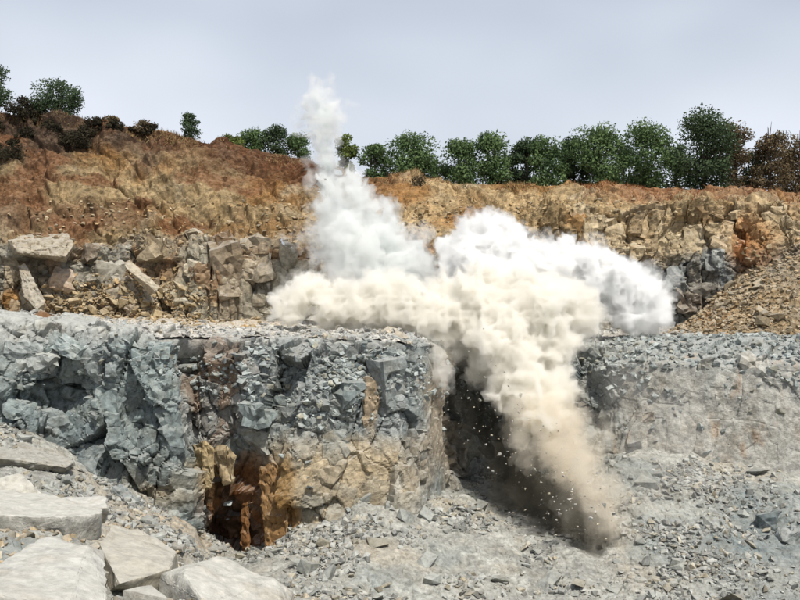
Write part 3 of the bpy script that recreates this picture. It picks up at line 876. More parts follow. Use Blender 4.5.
# ---------------------------------------------------------------- blocks standing proud of the faces (parts of the faces)
def face_block(parent, FV, FN, FT, fpx, fpy, px_, py_, wpx, hpx, seed, proud=0.35, depth=None):
    i = int(np.argmin((fpx - px_) ** 2 + (fpy - py_) ** 2))
    rg = np.random.default_rng(seed)
    c = FV[i]
    n = FN[i].copy(); n[2] *= 0.4; n /= np.linalg.norm(n)
    Y = c[1]
    wd, hg = wpx / F * Y, hpx / F * Y
    dp = depth or min(wd, hg) * 1.1
    pts = rg.uniform(-1, 1, (17, 3))
    pts = np.sign(pts) * np.abs(pts) ** 0.42 * np.array([wd, dp, hg]) / 2
    bm = bmesh.new()
    for p in pts: bm.verts.new(p)
    bmesh.ops.convex_hull(bm, input=bm.verts)
    bmesh.ops.delete(bm, geom=[v for v in bm.verts if not v.link_faces], context='VERTS')
    lim = max(0.14, min(wd, hg) / 7)
    for it in range(4):
        es = [e for e in bm.edges if e.calc_length() > lim * 2]
        if not es: break
        bmesh.ops.subdivide_edges(bm, edges=es, cuts=1)
        bmesh.ops.triangulate(bm, faces=bm.faces)
    bm.normal_update()
    v = np.array([q.co[:] for q in bm.verts]); nr = np.array([q.normal[:] for q in bm.verts])
    q_ = v + c
    k_ = min(wd, hg)
    d_, e_, _ = blocks(q_, (k_ * 0.55, k_ * 0.55, k_ * 0.45), 970, 1.0)
    v = v + nr * (0.16 * k_ * d_ + 0.10 * k_ * fbm(q_ * 2.2 / k_, 3, 971) - 0.05 * k_ * (1 - sstep(0, 0.1, e_)))[:, None]
    f = np.array([[q.index for q in t.verts] for t in bm.faces])
    bm.free()
    me = mesh_from('rock_block', v, f, M_piece)
    tint = np.clip(FT[i] * rg.uniform(0.85, 1.18), 0.02, 0.8)
    o = link('rock_block', me, parent)
    ang = math.atan2(n[1], n[0]) + math.pi / 2
    o.rotation_euler = (rg.normal(0, 0.10), rg.normal(0, 0.12), ang + rg.normal(0, 0.2))
    o.location = c + n * (proud - 0.5) * dp
    o.color = (*tint, 1)
    return o


for nm_, pts_, cc in (('rock_pillar', [(259, 468, 54), (272, 462, 53.4), (286, 470, 53.2), (288, 520, 52.6), (284, 562, 52.4), (268, 566, 52.8), (262, 520, 53.6), (275, 540, 55), (280, 480, 55)], (0.36, 0.22, 0.10)),
                      ('rock_pillar', [(192, 446, 54.6), (204, 440, 53.6), (214, 452, 53.4), (212, 486, 53.2), (202, 496, 53.4), (194, 480, 54.4), (205, 470, 55.6)], (0.47, 0.37, 0.21)),
                      ('rock_pillar', [(214, 446, 53.8), (226, 444, 53.4), (236, 456, 53.4), (232, 482, 53.4), (222, 488, 53.6), (226, 466, 55.4)], (0.42, 0.33, 0.20)),
                      ('rock_pillar', [(240, 470, 55.6), (247, 468, 55.4), (249, 560, 54.6), (241, 562, 55), (245, 520, 56.4)], (0.30, 0.15, 0.06))):
    boulder(nm_, pts_, cc, None, mat=M_piece, rough=0.12, parent=low)
rg = np.random.default_rng(4711)
# layered slabs over the undercut on the left
for k, (a, b, wd, hg, pr) in enumerate([(38, 362, 52, 24, 0.55), (42, 384, 58, 14, 0.7), (22, 348, 40, 15, 0.5), (70, 347, 34, 18, 0.45), (20, 410, 34, 20, 0.4), (48, 424, 36, 26, 0.3), (88, 372, 26, 30, 0.35),
                                        (110, 398, 30, 36, 0.4), (150, 372, 44, 52, 0.35), (172, 430, 22, 60, 0.3), (135, 440, 26, 40, 0.35), (95, 440, 30, 36, 0.3), (160, 350, 30, 18, 0.4), (10, 380, 26, 26, 0.4),
                                        (228, 352, 28, 30, 0.4), (222, 415, 30, 34, 0.35), (256, 415, 28, 30, 0.45), (285, 418, 44, 30, 0.45), (255, 445, 30, 26, 0.4), (268, 490, 22, 56, 0.55), (208, 470, 20, 34, 0.5), (318, 470, 40, 40, 0.3),
                                        (345, 440, 34, 34, 0.3), (392, 380, 30, 50, 0.3), (372, 405, 18, 62, 0.3), (350, 395, 36, 30, 0.35)]):
    face_block(low, LOWV, LOWN, LOWT, LOWpx, LOWpy, a, b, wd, hg, 2000 + k, pr * 0.6)
for k in range(64):
    a = rg.uniform(-20, 600) if k < 60 else rg.uniform(600, 810)
    b = rg.uniform(345, 480)
    s = rg.uniform(9, 24)
    face_block(low, LOWV, LOWN, LOWT, LOWpx, LOWpy, a, b, s * rg.uniform(0.8, 1.5), s * rg.uniform(0.7, 1.7), 2100 + k, rg.uniform(0.08, 0.3))
for k, (a, b, wd, hg, pr) in enumerate([(611, 230, 28, 26, 0.3), (612, 255, 24, 20, 0.3), (640, 222, 20, 32, 0.3), (640, 252, 18, 26, 0.25), (590, 240, 18, 40, 0.25), (662, 238, 18, 50, 0.3), (690, 244, 24, 40, 0.35), (702, 218, 22, 24, 0.25),
                                        (712, 262, 18, 30, 0.3), (675, 278, 20, 30, 0.35), (700, 292, 22, 26, 0.35), (725, 236, 16, 34, 0.3), (190, 262, 40, 70, 0.3), (226, 266, 34, 62, 0.35), (262, 262, 36, 50, 0.35), (300, 268, 34, 60, 0.3),
                                        (115, 275, 34, 40, 0.25), (150, 250, 34, 26, 0.35), (95, 250, 26, 20, 0.4), (200, 232, 30, 14, 0.35), (780, 214, 16, 22, 0.3), (575, 222, 22, 20, 0.25)]):
    face_block(up, UPV, UPN, UPT, UPpx, UPpy, a, b, wd, hg, 2300 + k, pr * 0.5)
for k in range(90):
    a = rg.uniform(-10, 330) if k < 55 else rg.uniform(540, 790)
    b = rg.uniform(238, 316) if a < 400 else rg.uniform(208, 310)
    s = rg.uniform(8, 20)
    face_block(up, UPV, UPN, UPT, UPpx, UPpy, a, b, s * rg.uniform(0.8, 1.5), s * rg.uniform(0.7, 1.7), 2400 + k, rg.uniform(0.08, 0.3))

# ---------------------------------------------------------------- trees and scrub
def leaf_mat(name, a, b):
    m, nt, bs = new_mat(name)
    N, L = nt.nodes, nt.links
    at_ = N.new('ShaderNodeAttribute'); at_.attribute_name = 'tint'
    oi = N.new('ShaderNodeObjectInfo')
    mixc = N.new('ShaderNodeMix'); mixc.data_type = 'RGBA'
    mixc.inputs[6].default_value = (*a, 1); mixc.inputs[7].default_value = (*b, 1)
    L.new(at_.outputs['Fac'], mixc.inputs[0])
    L.new(mixc.outputs[2], bs.inputs['Base Color'])
    tr = N.new('ShaderNodeBsdfTranslucent')
    L.new(mixc.outputs[2], tr.inputs['Color'])
    ms = N.new('ShaderNodeMixShader'); ms.inputs[0].default_value = 0.25
    out = N['Material Output']
    L.new(bs.outputs[0], ms.inputs[1]); L.new(tr.outputs[0], ms.inputs[2]); L.new(ms.outputs[0], out.inputs['Surface'])
    return m


M_leaf = leaf_mat('green_leaves', (0.045, 0.082, 0.034), (0.15, 0.22, 0.09))
M_leafd = leaf_mat('dark_leaves', (0.030, 0.048, 0.027), (0.095, 0.135, 0.065))
M_leafk = leaf_mat('withered_dark_leaves', (0.022, 0.020, 0.013), (0.06, 0.052, 0.032))
M_leafb = leaf_mat('dry_brown_leaves', (0.075, 0.062, 0.035), (0.21, 0.155, 0.09))
M_leafy = leaf_mat('yellow_green_leaves', (0.06, 0.085, 0.022), (0.17, 0.21, 0.06))
M_bark, _nt, _b = new_mat('bark')
_n = _nt.nodes.new('ShaderNodeTexNoise'); _n.inputs['Scale'].default_value = 9
_r = _nt.nodes.new('ShaderNodeValToRGB')
_r.color_ramp.elements[0].color = (0.05, 0.038, 0.028, 1); _r.color_ramp.elements[1].color = (0.17, 0.14, 0.11, 1)
_nt.links.new(_n.outputs['Fac'], _r.inputs['Fac']); _nt.links.new(_r.outputs['Color'], _b.inputs['Base Color'])


def tube(path, radii, k=6):
    path = np.asarray(path, float)
    VV, FF = [], []
    for i, p in enumerate(path):
        t = path[min(i + 1, len(path) - 1)] - path[max(i - 1, 0)]
        t /= np.linalg.norm(t) + 1e-9
        u = np.cross(t, [0.3, 1, 0.1]); u /= np.linalg.norm(u); v = np.cross(t, u)
        a = np.arange(k) / k * 2 * math.pi
        VV.append(p + radii[i] * (np.cos(a)[:, None] * u + np.sin(a)[:, None] * v))
    for i in range(len(path) - 1):
        for j in range(k):
            FF.append((i * k + j, i * k + (j + 1) % k, (i + 1) * k + (j + 1) % k, (i + 1) * k + j))
    return np.concatenate(VV), np.array(FF)


def plant(name, base, h, wd, label, cat, group, mat, seed, n_leaf=6500, leaf=0.21, trunk=0.1, clumps=30, sparse=0.0, bare=0.0, trunk_r=None):
    rg = np.random.default_rng(seed)
    root = bpy.data.objects.new(name, None)
    col.objects.link(root)
    root.location = base
    tag(root, label, cat, group)
    # clump centres through an egg shaped volume
    cs, rs = [], []
    z0 = h * trunk
    for k in range(clumps):
        t = rg.uniform(0.0, 1.0)
        prof = math.sin(math.pi * (0.14 + 0.82 * t)) ** 0.5
        a = rg.uniform(0, 6.28)
        rr = wd / 2 * prof * math.sqrt(rg.uniform(0.02, 1.0)) * 0.74
        cs.append((rr * math.cos(a), rr * math.sin(a), z0 + (h - z0) * (0.06 + 0.86 * t)))
        rs.append((0.5 * wd + 0.5 * min(wd, h)) * rg.uniform(0.17, 0.28) * (1 - 0.3 * sparse))
    cs = np.array(cs); rs = np.array(rs)
    tr = trunk_r or h * 0.022
    VV, FF, n = [], [], 0
    lean = rg.normal(0, 0.05, 2) * h
    tp = [(0, 0, -0.4), (lean[0] * .2, lean[1] * .2, h * 0.25), (lean[0] * .6, lean[1] * .6, h * 0.55), (lean[0], lean[1], h * (0.86 + 0.12 * (bare > 0)))]
    v, f = tube(tp, [tr * 1.3, tr, tr * 0.65, tr * 0.2]); VV.append(v); FF.append(f + n); n += len(v)
    for c in cs[: 14]:
        s = rg.uniform(0.25, 0.7) * c[2]
        k = s / h
        st = np.array([lean[0] * k, lean[1] * k, s])
        mid = (st + c) / 2 + np.array([0, 0, -0.06 * h])
        v, f = tube([st, mid, c], [tr * 0.45, tr * 0.3, tr * 0.1], 4); VV.append(v); FF.append(f + n); n += len(v)
    if bare:
        for k in range(int(10 * bare)):
            a = rg.uniform(0, 6.28); q = rg.uniform(0.5, 0.85) * h
            st = np.array([lean[0] * q / h, lean[1] * q / h, q])
            en = st + np.array([math.cos(a) * wd * 0.3, math.sin(a) * wd * 0.3, h * rg.uniform(0.12, 0.3)])
            v, f = tube([st, (st + en) / 2, en], [tr * 0.35, tr * 0.22, tr * 0.08], 4); VV.append(v); FF.append(f + n); n += len(v)
    link('trunk', mesh_from('trunk', np.concatenate(VV), np.concatenate(FF), M_bark), root)
    # leaves: small tilted quads gathered on the outside of each clump
    which = rg.integers(0, clumps, n_leaf)
    d = rg.normal(size=(n_leaf, 3)); d /= np.linalg.norm(d, axis=1, keepdims=True)
    p = cs[which] + d * (rs[which] * rg.uniform(0.35, 1.12, n_leaf) ** 0.7)[:, None] * np.array([1, 1, 0.8])
    p[:, 2] = np.maximum(p[:, 2], 0.05)
    u = rg.normal(size=(n_leaf, 3)); u /= np.linalg.norm(u, axis=1, keepdims=True)
    vv = np.cross(u, d + 0.3 * rg.normal(size=(n_leaf, 3))); vv /= np.linalg.norm(vv, axis=1, keepdims=True) + 1e-6
    L_ = leaf * rg.uniform(0.6, 1.4, n_leaf)[:, None]
    q = np.stack([p - u * L_ * 0.7, p + vv * L_ * 0.38, p + u * L_ * 0.7, p - vv * L_ * 0.38], 1).reshape(-1, 3)
    tcl = rg.uniform(0, 1, clumps)
    t = np.repeat(np.clip(0.55 * tcl[which] + 0.45 * rg.uniform(0, 1, n_leaf), 0, 1), 4)
    link('crown', mesh_from('crown', q, np.arange(n_leaf * 4).reshape(-1, 4), mat, np.repeat(t[:, None], 3, 1)), root)
    return root


plz = lambda X, Y: float(np.interp(X / Y * 93, top[:, 0], top[:, 2]))
GT = 'trees along the quarry crest'
for k, (a, tpx, wpx, Y, mt, lb, cl_, kw) in enumerate([
    (345, 132, 26, 100, M_leafy, 'slim yellow green tree beside the rising dust jet', 'tree', dict(sparse=0.6, n_leaf=1300)),
    (376, 146, 34, 99, M_leaf, 'low open green tree with a thin tuft on top', 'tree', dict(sparse=0.5, n_leaf=1500, bare=0.4)),
    (413, 134, 52, 100, M_leaf, 'round full green tree next to the low open one', 'tree', dict(n_leaf=3200)),
    (459, 133, 38, 100, M_leaf, 'upright green tree, the slimmer of a touching pair', 'tree', dict()),
    (491, 134, 42, 101, M_leaf, 'rounded green tree, the wider of a touching pair', 'tree', dict()),
    (525, 136, 28, 102, M_leafd, 'narrow dark green tree at the start of the dense clump', 'tree', dict()),
    (547, 133, 44, 101, M_leaf, 'broad green tree inside the dense clump beside the narrow one', 'tree', dict(n_leaf=3000)),
    (573, 137, 34, 103, M_leafd, 'darker lower tree in the middle of the dense clump', 'tree', dict()),
    (599, 127, 54, 100, M_leaf, 'tall full tree closing the dense clump', 'tree', dict(n_leaf=3600)),
    (648, 125, 54, 100, M_leaf, 'full green tree alone between the dense clump and the largest tree', 'tree', dict(n_leaf=3600)),
    (703, 113, 62, 99, M_leafd, 'largest darkest tree of the row with a domed crown', 'tree', dict(n_leaf=4600, clumps=34)),
    (733, 121, 40, 102, M_leafb, 'brownish tree touching the largest dark tree', 'tree', dict(n_leaf=2200)),
    (769, 128, 44, 101, M_leafb, 'thin brown tree with bare twigs rising above its crown', 'tree', dict(sparse=0.5, n_leaf=1900, bare=1.0)),
    (800, 130, 40, 102, M_leafb, 'scrawny brown tree at the end of the row beyond the bare twigged one', 'tree', dict(sparse=0.5, n_leaf=1700, bare=0.8)),
    (752, 150, 26, 104, M_leafd, 'small dark tree filling the gap between the brown trees', 'tree', dict(n_leaf=1100)),
    (438, 158, 26, 107, M_leafd, 'small dark tree in the gap beside the round full tree', 'tree', dict(n_leaf=900)),
    (510, 152, 24, 108, M_leafd, 'small dark tree filling the gap after the touching pair', 'tree', dict(n_leaf=900)),
    (622, 146, 34, 108, M_leafd, 'dark tree set back beside the tall full tree', 'tree', dict(n_leaf=1300)),
    (676, 142, 34, 108, M_leafd, 'dark tree set back beside the largest dark tree', 'tree', dict(n_leaf=1300)),
    (784, 140, 30, 107, M_leafb, 'thin brown tree set back among the brown trees', 'tree', dict(n_leaf=900, bare=0.8)),
    (845, 122, 46, 101, M_leafb, 'brown tree past the scrawny one', 'tree', dict(n_leaf=1900)),
    (-60, 60, 60, 96, M_leafd, 'tall dark bush beyond the dark bush on the hill', 'bush', dict(trunk=0.04)),
]):
    X = (a - 400) / F * Y
    zb = plz(X, Y) - 0.5
    zt = EYE - (tpx - HOR) / F * Y
    plant('crest_tree' if cl_ == 'tree' else 'bush', (X, Y, zb), zt - zb, wpx * 1.12 / F * Y, lb, cl_, GT if cl_ == 'tree' else None, mt, 3000 + k, **{**dict(trunk=0.07), **kw, **({'n_leaf': int(kw['n_leaf'] * 2.4)} if 'n_leaf' in kw else {})})
for k, (a, bpy_, tpx, wpx, Y, mt, lb, kw) in enumerate([
    (60, 116, 81, 56, 92.5, M_leafd, 'dark spreading bush on the highest part of the crest', dict(n_leaf=2400, clumps=22)),
    (-4, 112, 67, 38, 92.5, M_leafd, 'tall dark bush standing past the spreading bush on the hill top', dict(n_leaf=2000)),
    (28, 116, 100, 50, 92, M_leafk, 'low dark scrub joining the two dark bushes on the hill', dict(n_leaf=1500)),
    (190, 137, 114, 28, 93, M_leafd, 'small wispy shrub alone on the sloping skyline', dict(n_leaf=700, sparse=0.8, bare=0.5)),
    (232, 149, 136, 34, 96, M_leafy, 'low yellow green bush where the hedge of bushes begins', dict(n_leaf=1200)),
    (254, 152, 130, 32, 97, M_leaf, 'bright green bush in the hedge behind the red brown slope', dict(n_leaf=1500)),
    (276, 155, 127, 36, 97, M_leafd, 'taller dark green bush in the hedge, beside the dust jet', dict(n_leaf=1700)),
    (298, 158, 134, 30, 97, M_leaf, 'last green bush of the hedge, partly veiled by dust', dict(n_leaf=1300)),
    (418, 191, 177, 18, 90, M_leafb, 'small dry shrub growing on the earth slope below the trees', dict(n_leaf=420)),
    (10, 158, 146, 60, 87.5, M_leafk, 'dark scrub spreading over the upper slope under the hill bushes', dict(n_leaf=1300)),
    (75, 146, 134, 44, 89, M_leafk, 'dark thorny scrub on the slope below the spreading bush', dict(n_leaf=900)),
    (112, 126, 117, 24, 92, M_leafb, 'low dry brown scrub on the skyline', dict(n_leaf=420)),
    (146, 132, 122, 26, 92, M_leafb, 'dry brown tuft of scrub nearer the wispy shrub', dict(n_leaf=420)),
]):
    b = at(a, bpy_, Y)
    zt = EYE - (tpx - HOR) / F * Y
    plant('bush', b + np.array([0, 0, -0.3]), zt - b[2] + 0.3, wpx / F * Y, lb, 'bush', None, mt, 3100 + k, **{**dict(trunk=0.0, leaf=0.17, trunk_r=0.04), **kw, 'n_leaf': int(kw['n_leaf'] * 2.2)})

rg = np.random.default_rng(3333)
for k in range(22):
    a = rg.uniform(-30, 150)
    i = int(np.argmin((UPpx - a) ** 2 + (UPpy - (np.interp(a, [0, 110, 190], [114, 122, 136]) + rg.uniform(1, 34) * (1 - max(a, 0) / 190))) ** 2))
    hgt = rg.uniform(0.4, 0.9)
    plant('scrub', UPV[i] + np.array([0, 0, -0.15]), hgt, hgt * rg.uniform(2.2, 3.4), 'low dark scrub clinging to the dark earth below the hill bushes', 'bush', 'low scrub on the hill top', M_leafk, 3400 + k, n_leaf=900, leaf=0.14, trunk=0.0, trunk_r=0.03, clumps=14)

# dry grass along the crest
M_grass, _nt, _b = new_mat('dry_grass')
_a = _nt.nodes.new('ShaderNodeAttribute'); _a.attribute_name = 'tint'
_nt.links.new(_a.outputs['Color'], _b.inputs['Base Color'])
cr_ = UPCREST.reshape(-1, 3)
cpx, cpy = imgxy(cr_)
wg = ((cpx > -80) & (cpx < 880)) * np.clip(fbm(cr_ * np.array([0.35, 0.6, 0.35]), 4, 401) + 0.3, 0.02, 1) ** 1.4
sl = np.nonzero((UPpx > 380) & (UPpx < 860) & (UPpy < 204))[0]
base_pts = np.concatenate([cr_[pick(cr_, wg, 9000, 402)], UPV[sl][pick(UPV[sl], np.clip(fbm(UPV[sl] * 0.5, 3, 403) + 0.1, 0, 1), 4000, 404)]])
ng = len(base_pts)
rg = np.random.default_rng(405)
hh = rg.uniform(0.10, 0.42, ng) * (0.6 + 0.6 * np.clip(fbm(base_pts * 0.4, 2, 406) + 0.5, 0, 1))
an = rg.uniform(0, 6.28, ng)
dx = np.stack([np.cos(an), np.sin(an), 0 * an], 1) * 0.035
tip = np.stack([rg.normal(0, 0.14, ng), rg.normal(0, 0.14, ng), hh], 1)
bp0 = base_pts + rg.normal(0, 0.1, (ng, 3)) * np.array([1, 1, 0.2]) - np.array([0, 0, 0.05])
gv = np.stack([bp0 - dx, bp0 + dx, bp0 + tip], 1).reshape(-1, 3)
pal = np.array([[0.24, 0.15, 0.07], [0.30, 0.20, 0.09], [0.19, 0.085, 0.05], [0.12, 0.10, 0.045], [0.34, 0.26, 0.13]])
gc = pal[rg.integers(0, 5, ng)]
gx = base_pts[:, 0] / base_pts[:, 1] * F + 400
gc = np.where((gx > 580)[:, None], gc * np.array([0.95, 0.66, 0.6]), gc)
gc = np.where((gx < 120)[:, None], gc * 0.6, gc)
tag(link('dry_grass', mesh_from('dry_grass', gv, np.arange(ng * 3).reshape(-1, 3), M_grass, np.repeat(gc, 3, 0))), 'dry brown grass fringing the crest of the upper face', kind='stuff')

# ---------------------------------------------------------------- blast dust
def dust_mat(name, colour, density, aniso=0.1, wisp=None, lo=0.42, hi=0.66):
    """even dust, or (wisp = noise frequency in x, y, z per metre) torn into streaks"""
    m = bpy.data.materials.new(name)
    m.use_nodes = True
    nt = m.node_tree
    nt.nodes.clear()
    o = nt.nodes.new('ShaderNodeOutputMaterial')
    v = nt.nodes.new('ShaderNodeVolumePrincipled')
    v.inputs['Color'].default_value = (*colour, 1)
    v.inputs['Density'].default_value = density
    v.inputs['Anisotropy'].default_value = aniso
    if wisp:
        g = nt.nodes.new('ShaderNodeNewGeometry')
        mp_ = nt.nodes.new('ShaderNodeMapping')
        mp_.inputs['Scale'].default_value = wisp
        nz_ = nt.nodes.new('ShaderNodeTexNoise')
        nz_.inputs['Scale'].default_value = 1.0
        nz_.inputs['Detail'].default_value = 3
        r = nt.nodes.new('ShaderNodeMapRange')
        r.interpolation_type = 'SMOOTHSTEP'
        r.inputs['From Min'].default_value = lo
        r.inputs['From Max'].default_value = hi
        r.inputs['To Max'].default_value = density
        nt.links.new(g.outputs['Position'], mp_.inputs['Vector'])
        nt.links.new(mp_.outputs[0], nz_.inputs['Vector'])
        nt.links.new(nz_.outputs['Fac'], r.inputs['Value'])
        nt.links.new(r.outputs['Result'], v.inputs['Density'])
    nt.links.new(v.outputs['Volume'], o.inputs['Volume'])
    return m


ICO = {}
def ico(sub):
    if sub not in ICO:
        bm = bmesh.new()
        bmesh.ops.create_icosphere(bm, subdivisions=sub, radius=1)
        bm.verts.ensure_lookup_table()
        ICO[sub] = (np.array([v.co[:] for v in bm.verts]), np.array([[v.index for v in f.verts] for f in bm.faces]))
        bm.free()
    return ICO[sub]


def billow(name, balls, mat, voxel=0.12, kids=18, kid_r=(0.26, 0.55), grow=0.0, stretch=(1, 1, 1), rough=0.22, freq=0.9, seed=1, parent=None):
    """closed cauliflower hull: balls [(px, py, Y, radius in px)] with smaller puffs over them, fused and roughened"""
    rg = np.random.default_rng(seed)
    iv, fc = ico(3)
    iv2, fc2 = ico(2)
    VV, FF, n = [], [], 0
    for (bx, by, Y, r) in balls:
        c = at(bx, by, Y)
        rad = r / F * Y + grow
        VV.append(iv * rad * np.asarray(stretch) + c); FF.append(fc + n); n += len(iv)
        for k in range(kids):
            d = rg.normal(size=3)
            d /= np.linalg.norm(d)
            kr = rad * rg.uniform(*kid_r)
            VV.append(iv2 * kr + c + d * np.asarray(stretch) * rad * rg.uniform(0.75, 1.0)); FF.append(fc2 + n); n += len(iv2)
    me = mesh_from(name, np.concatenate(VV), np.concatenate(FF))
    tmp = bpy.data.objects.new(name, me)
    col.objects.link(tmp)
    md = tmp.modifiers.new('r', 'REMESH')
    md.mode = 'VOXEL'
    md.voxel_size = voxel
    sm = tmp.modifiers.new('s', 'SMOOTH')
    sm.factor = 0.5
    sm.iterations = 3
    dg = bpy.context.evaluated_depsgraph_get()
    m2 = bpy.data.meshes.new_from_object(tmp.evaluated_get(dg))
    bpy.data.objects.remove(tmp)
    bpy.data.meshes.remove(me)
    nn = len(m2.vertices)
    co = np.empty(nn * 3, np.float32); m2.vertices.foreach_get('co', co); co = co.reshape(-1, 3)
    no = np.empty(nn * 3, np.float32); m2.vertices.foreach_get('normal', no); no = no.reshape(-1, 3)
    a = 1 - 2 * np.abs(fbm(co * freq, 1, seed)) * 2.2
    b = 1 - 2 * np.abs(fbm(co * freq * 2.5 + 5, 1, seed + 3)) * 2.2
    c = fbm(co * freq * 5, 2, seed + 5)
    co = co + no * (rough * (a + 0.7 * b + 0.5 * c))[:, None]
    m2.vertices.foreach_set('co', co.astype(np.float32).ravel())
    m2.name = name
    m2.materials.clear()
    m2.materials.append(mat)
    m2.polygons.foreach_set('use_smooth', np.ones(len(m2.polygons), bool))
    m2.update()
    return link(name, m2, parent)


WHITE, CREAM, GREY, TAN = (0.977, 0.977, 0.972), (0.972, 0.961, 0.924), (0.945, 0.955, 0.948), (0.93, 0.88, 0.785)
M_white, M_white_in = dust_mat('white_dust', WHITE, 1.1), dust_mat('white_dust_core', WHITE, 2.6)
M_cream, M_cream_in = dust_mat('cream_dust', CREAM, 1.1), dust_mat('cream_dust_core', CREAM, 2.2)
M_tan, M_tan_in = dust_mat('tan_dust', TAN, 0.28), dust_mat('tan_dust_core', TAN, 0.55)
M_grey, M_grey_in = dust_mat('grey_green_dust', GREY, 1.5, wisp=(0.9, 0.9, 0.30), lo=0.26, hi=0.58), dust_mat('grey_green_core', (0.915, 0.94, 0.93), 1.5)
M_veil = dust_mat('pale_veil_dust', (0.97, 0.98, 0.975), 0.55, wisp=(0.8, 0.8, 0.6))
M_fan = dust_mat('pale_fan_dust', (0.975, 0.98, 0.975), 0.9, wisp=(0.5, 0.5, 0.9), lo=0.36, hi=0.62)
M_cveil = dust_mat('cream_veil_dust', (0.97, 0.955, 0.91), 0.45, wisp=(0.9, 0.9, 0.8))
M_tveil = dust_mat('tan_veil_dust', (0.92, 0.87, 0.77), 0.5, wisp=(0.8, 0.8, 0.35))
M_puff = dust_mat('puff_dust', (0.97, 0.955, 0.92), 0.7)
M_faint = dust_mat('faint_dust', (0.95, 0.94, 0.91), 0.035)
M_dark, M_dark_out = dust_mat('dark_brown_volume', (0.10, 0.095, 0.08), 0.40), dust_mat('dark_brown_veil', (0.16, 0.15, 0.12), 0.5, wisp=(0.6, 0.6, 0.4))


def cloud(name, balls, mat, label, cat, inner=None, shrink=0.2, veil=None, veil_grow=0.45, core=None, core_mat=None, seed=1, **kw):
    o = billow(name, balls, mat, seed=seed, **kw)
    tag(o, label, cat)
    if inner:
        billow('dust_core', balls, inner, grow=-shrink, parent=o, **{**kw, 'seed': seed})
    if veil:
        billow('dust_veil', balls, veil, voxel=0.26, kids=10, kid_r=(0.25, 0.5), grow=veil_grow, rough=0.35, freq=0.7, seed=seed + 50, parent=o)
    if core:
        billow('dust_core', core, core_mat, voxel=0.2, kids=8, rough=0.25, seed=seed + 80, parent=o)
    return o


cloud('dust_jet', [(320, 98, 71, 14), (317, 112, 71, 17), (327, 116, 71, 17), (322, 132, 71, 15), (325, 150, 71, 11), (326, 166, 71, 13), (330, 186, 70.5, 16), (335, 208, 70.5, 20), (344, 234, 70, 27), (362, 262, 70, 33), (384, 282, 69.5, 30),
                   (346, 178, 70.5, 11), (360, 196, 70.5, 15), (374, 216, 70.5, 18), (391, 240, 70, 22), (408, 263, 69.5, 24), (420, 280, 69.5, 22)], M_grey,
      'tall pale grey green jet of blast dust shooting up above the bench', 'dust jet', veil=M_veil, veil_grow=0.6,
      core=[(320, 102, 71, 8), (322, 116, 71, 11), (322, 132, 71, 9), (325, 150, 71, 6), (327, 168, 71, 7), (329, 186, 71, 10), (331, 204, 71, 12), (333, 222, 70.8, 13), (338, 242, 70.8, 15), (346, 260, 70.4, 18), (362, 206, 70.4, 7), (372, 222, 70.4, 10), (382, 238, 70.2, 13), (394, 254, 70, 15), (406, 272, 69.6, 17), (380, 278, 69.6, 20)], core_mat=M_grey_in,
      voxel=0.16, kids=16, kid_r=(0.2, 0.45), rough=0.25, seed=3)
cloud('dust_fan', [(300, 240, 71, 11), (286, 243, 71, 7), (312, 230, 71, 14), (318, 212, 71, 14), (326, 250, 71, 18), (340, 262, 71, 20), (314, 248, 71, 10)], M_fan,
      'thin pale fan of dust spreading from the foot of the jet', 'dust cloud', seed=4, kids=8)
cloud('dust_cloud', [(290, 303, 62, 20), (281, 311, 62, 13), (314, 290, 62, 16), (330, 310, 61.5, 19), (352, 304, 61.5, 24), (382, 302, 61.5, 27), (410, 312, 61, 29), (436, 318, 61, 28), (303, 284, 62.5, 12)], M_cream,
      'low cream cloud of dust rolling along the bench edge', 'dust cloud', inner=M_cream_in, veil=M_cveil, veil_grow=0.3, seed=5, voxel=0.13)
cloud('dust_cloud', [(482, 240, 69, 27), (460, 254, 69, 21), (506, 250, 69, 24), (530, 262, 69, 26), (560, 270, 69, 30), (592, 283, 69, 31), (622, 287, 69, 29), (643, 297, 69, 25), (652, 313, 68.5, 18), (632, 317, 68, 18), (470, 270, 68.5, 29), (500, 285, 68, 33)], M_white,
      'bright white billowing cloud of dust reaching towards the scree slope', 'dust cloud', inner=M_white_in, veil=M_veil, veil_grow=0.45, voxel=0.125, seed=8)
cloud('dust_plume', [(452, 316, 62, 36), (488, 318, 62, 43), (520, 312, 62, 43), (550, 312, 63, 39), (575, 318, 63.5, 25), (504, 352, 60.5, 38), (538, 350, 61, 36), (522, 386, 59, 33), (544, 390, 59.5, 26), (538, 415, 57.5, 26)], M_cream,
      'thick cream dust plume pouring over the bench edge', 'dust plume', inner=M_cream_in, veil=M_cveil, veil_grow=0.4, seed=12)
cloud('falling_dust', [(544, 418, 57.5, 28), (564, 425, 58, 26), (558, 446, 56, 28), (574, 468, 55.5, 28), (588, 492, 54, 26), (601, 515, 53, 24), (613, 535, 52, 21), (622, 548, 51.4, 15)], M_tan,
      'tan dust falling below the thick plume towards the quarry floor', 'dust plume', inner=M_tan_in, shrink=0.45, veil=M_tveil, veil_grow=0.8, seed=14)
cloud('dust_puff', [(437, 372, 58, 13), (434, 360, 58.5, 13), (440, 384, 57.8, 7)], M_puff,
      'small pale dust puff hanging below the bench edge', 'dust cloud', veil=M_cveil, veil_grow=0.3, seed=16, core=[(437, 368, 58, 9), (436, 356, 58.5, 9)], core_mat=M_cream_in)
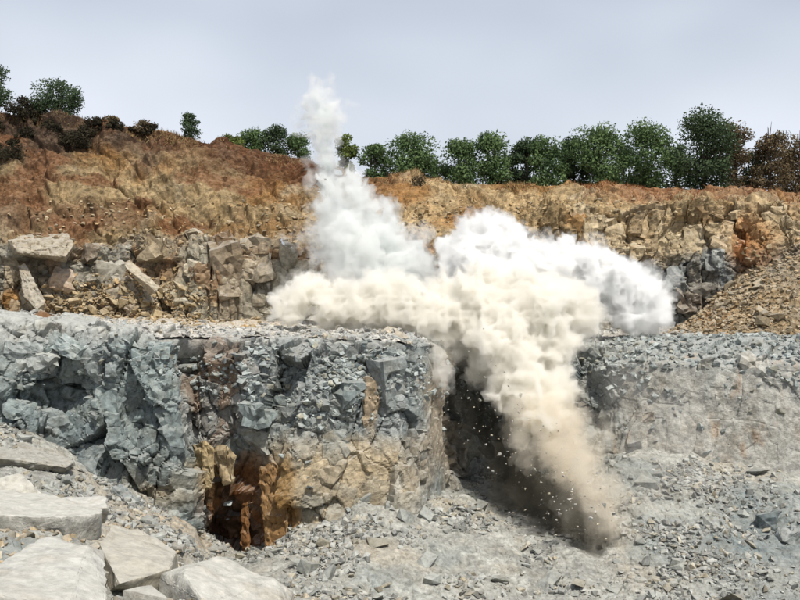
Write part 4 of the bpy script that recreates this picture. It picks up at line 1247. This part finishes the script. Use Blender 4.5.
cloud('dark_cloud', [(472, 384, 61, 14), (484, 404, 60.5, 18), (495, 425, 60, 22), (505, 446, 59, 25), (514, 466, 58, 27), (528, 486, 57, 28), (546, 506, 55, 27), (566, 526, 53.5, 25), (585, 540, 52.5, 20), (600, 547, 51.4, 16), (580, 528, 51.6, 16), (560, 502, 53, 18)], M_dark,
      'dark brown cloud beside the falling tan dust', 'dust cloud', inner=M_dark, shrink=0.5, veil=M_dark_out, veil_grow=0.5, seed=20, voxel=0.2, rough=0.25)  # low albedo volume filling the dark area beside the plume
cloud('drifting_dust', [(630, 400, 58, 34), (650, 440, 57, 36), (680, 420, 57.5, 34), (640, 480, 55, 34), (615, 370, 60, 24), (690, 470, 55, 30), (660, 520, 52, 30)], M_faint,
      'faint dust haze drifting before the smooth grey face', 'dust cloud', seed=24, kids=5, voxel=0.3)
# rock fragments in flight in front of the dark cloud
rg = np.random.default_rng(77)
n = 520
t = rg.uniform(0, 1, n)
fx = 470 + t * 125 + rg.normal(0, 24, n)
fy = 375 + t * 165 + rg.normal(0, 24, n)
fY = 60.5 - t * 9.5 + rg.normal(-1.2, 1.2, n)
fp = np.stack([at(a, b, c) for a, b, c in zip(fx, fy, fY)])
tag(rubble('flying_fragments', fp, sizes(n, 0.03, 0.17, 78, 3.0), greys(n, 79, (0.46, 0.46, 0.42)), 80), 'small rock fragments flung through the dark cloud', kind='stuff')
for k, (a, b, Y, s) in enumerate([(604, 507, 50, 0.36), (592, 520, 50, 0.3), (560, 515, 51, 0.28), (540, 440, 56, 0.3), (521, 395, 57, 0.3), (512, 430, 57, 0.28), (570, 500, 50.6, 0.3), (615, 515, 50, 0.26), (535, 470, 55, 0.26), (480, 400, 58, 0.24), (625, 535, 49.6, 0.3), (500, 455, 57, 0.26)]):
    o = link('flying_stone', PROTO_ME[k % len(PROTO_ME)])
    o.location = at(a, b, Y)
    o.rotation_euler = rg.uniform(0, 6, 3)
    o.scale = (s, s, s)
    o.color = (0.48, 0.48, 0.44, 1)
    tag(o, 'pale stone flung out in mid air in front of the dark cloud', 'stone', 'stones flying out of the blast')
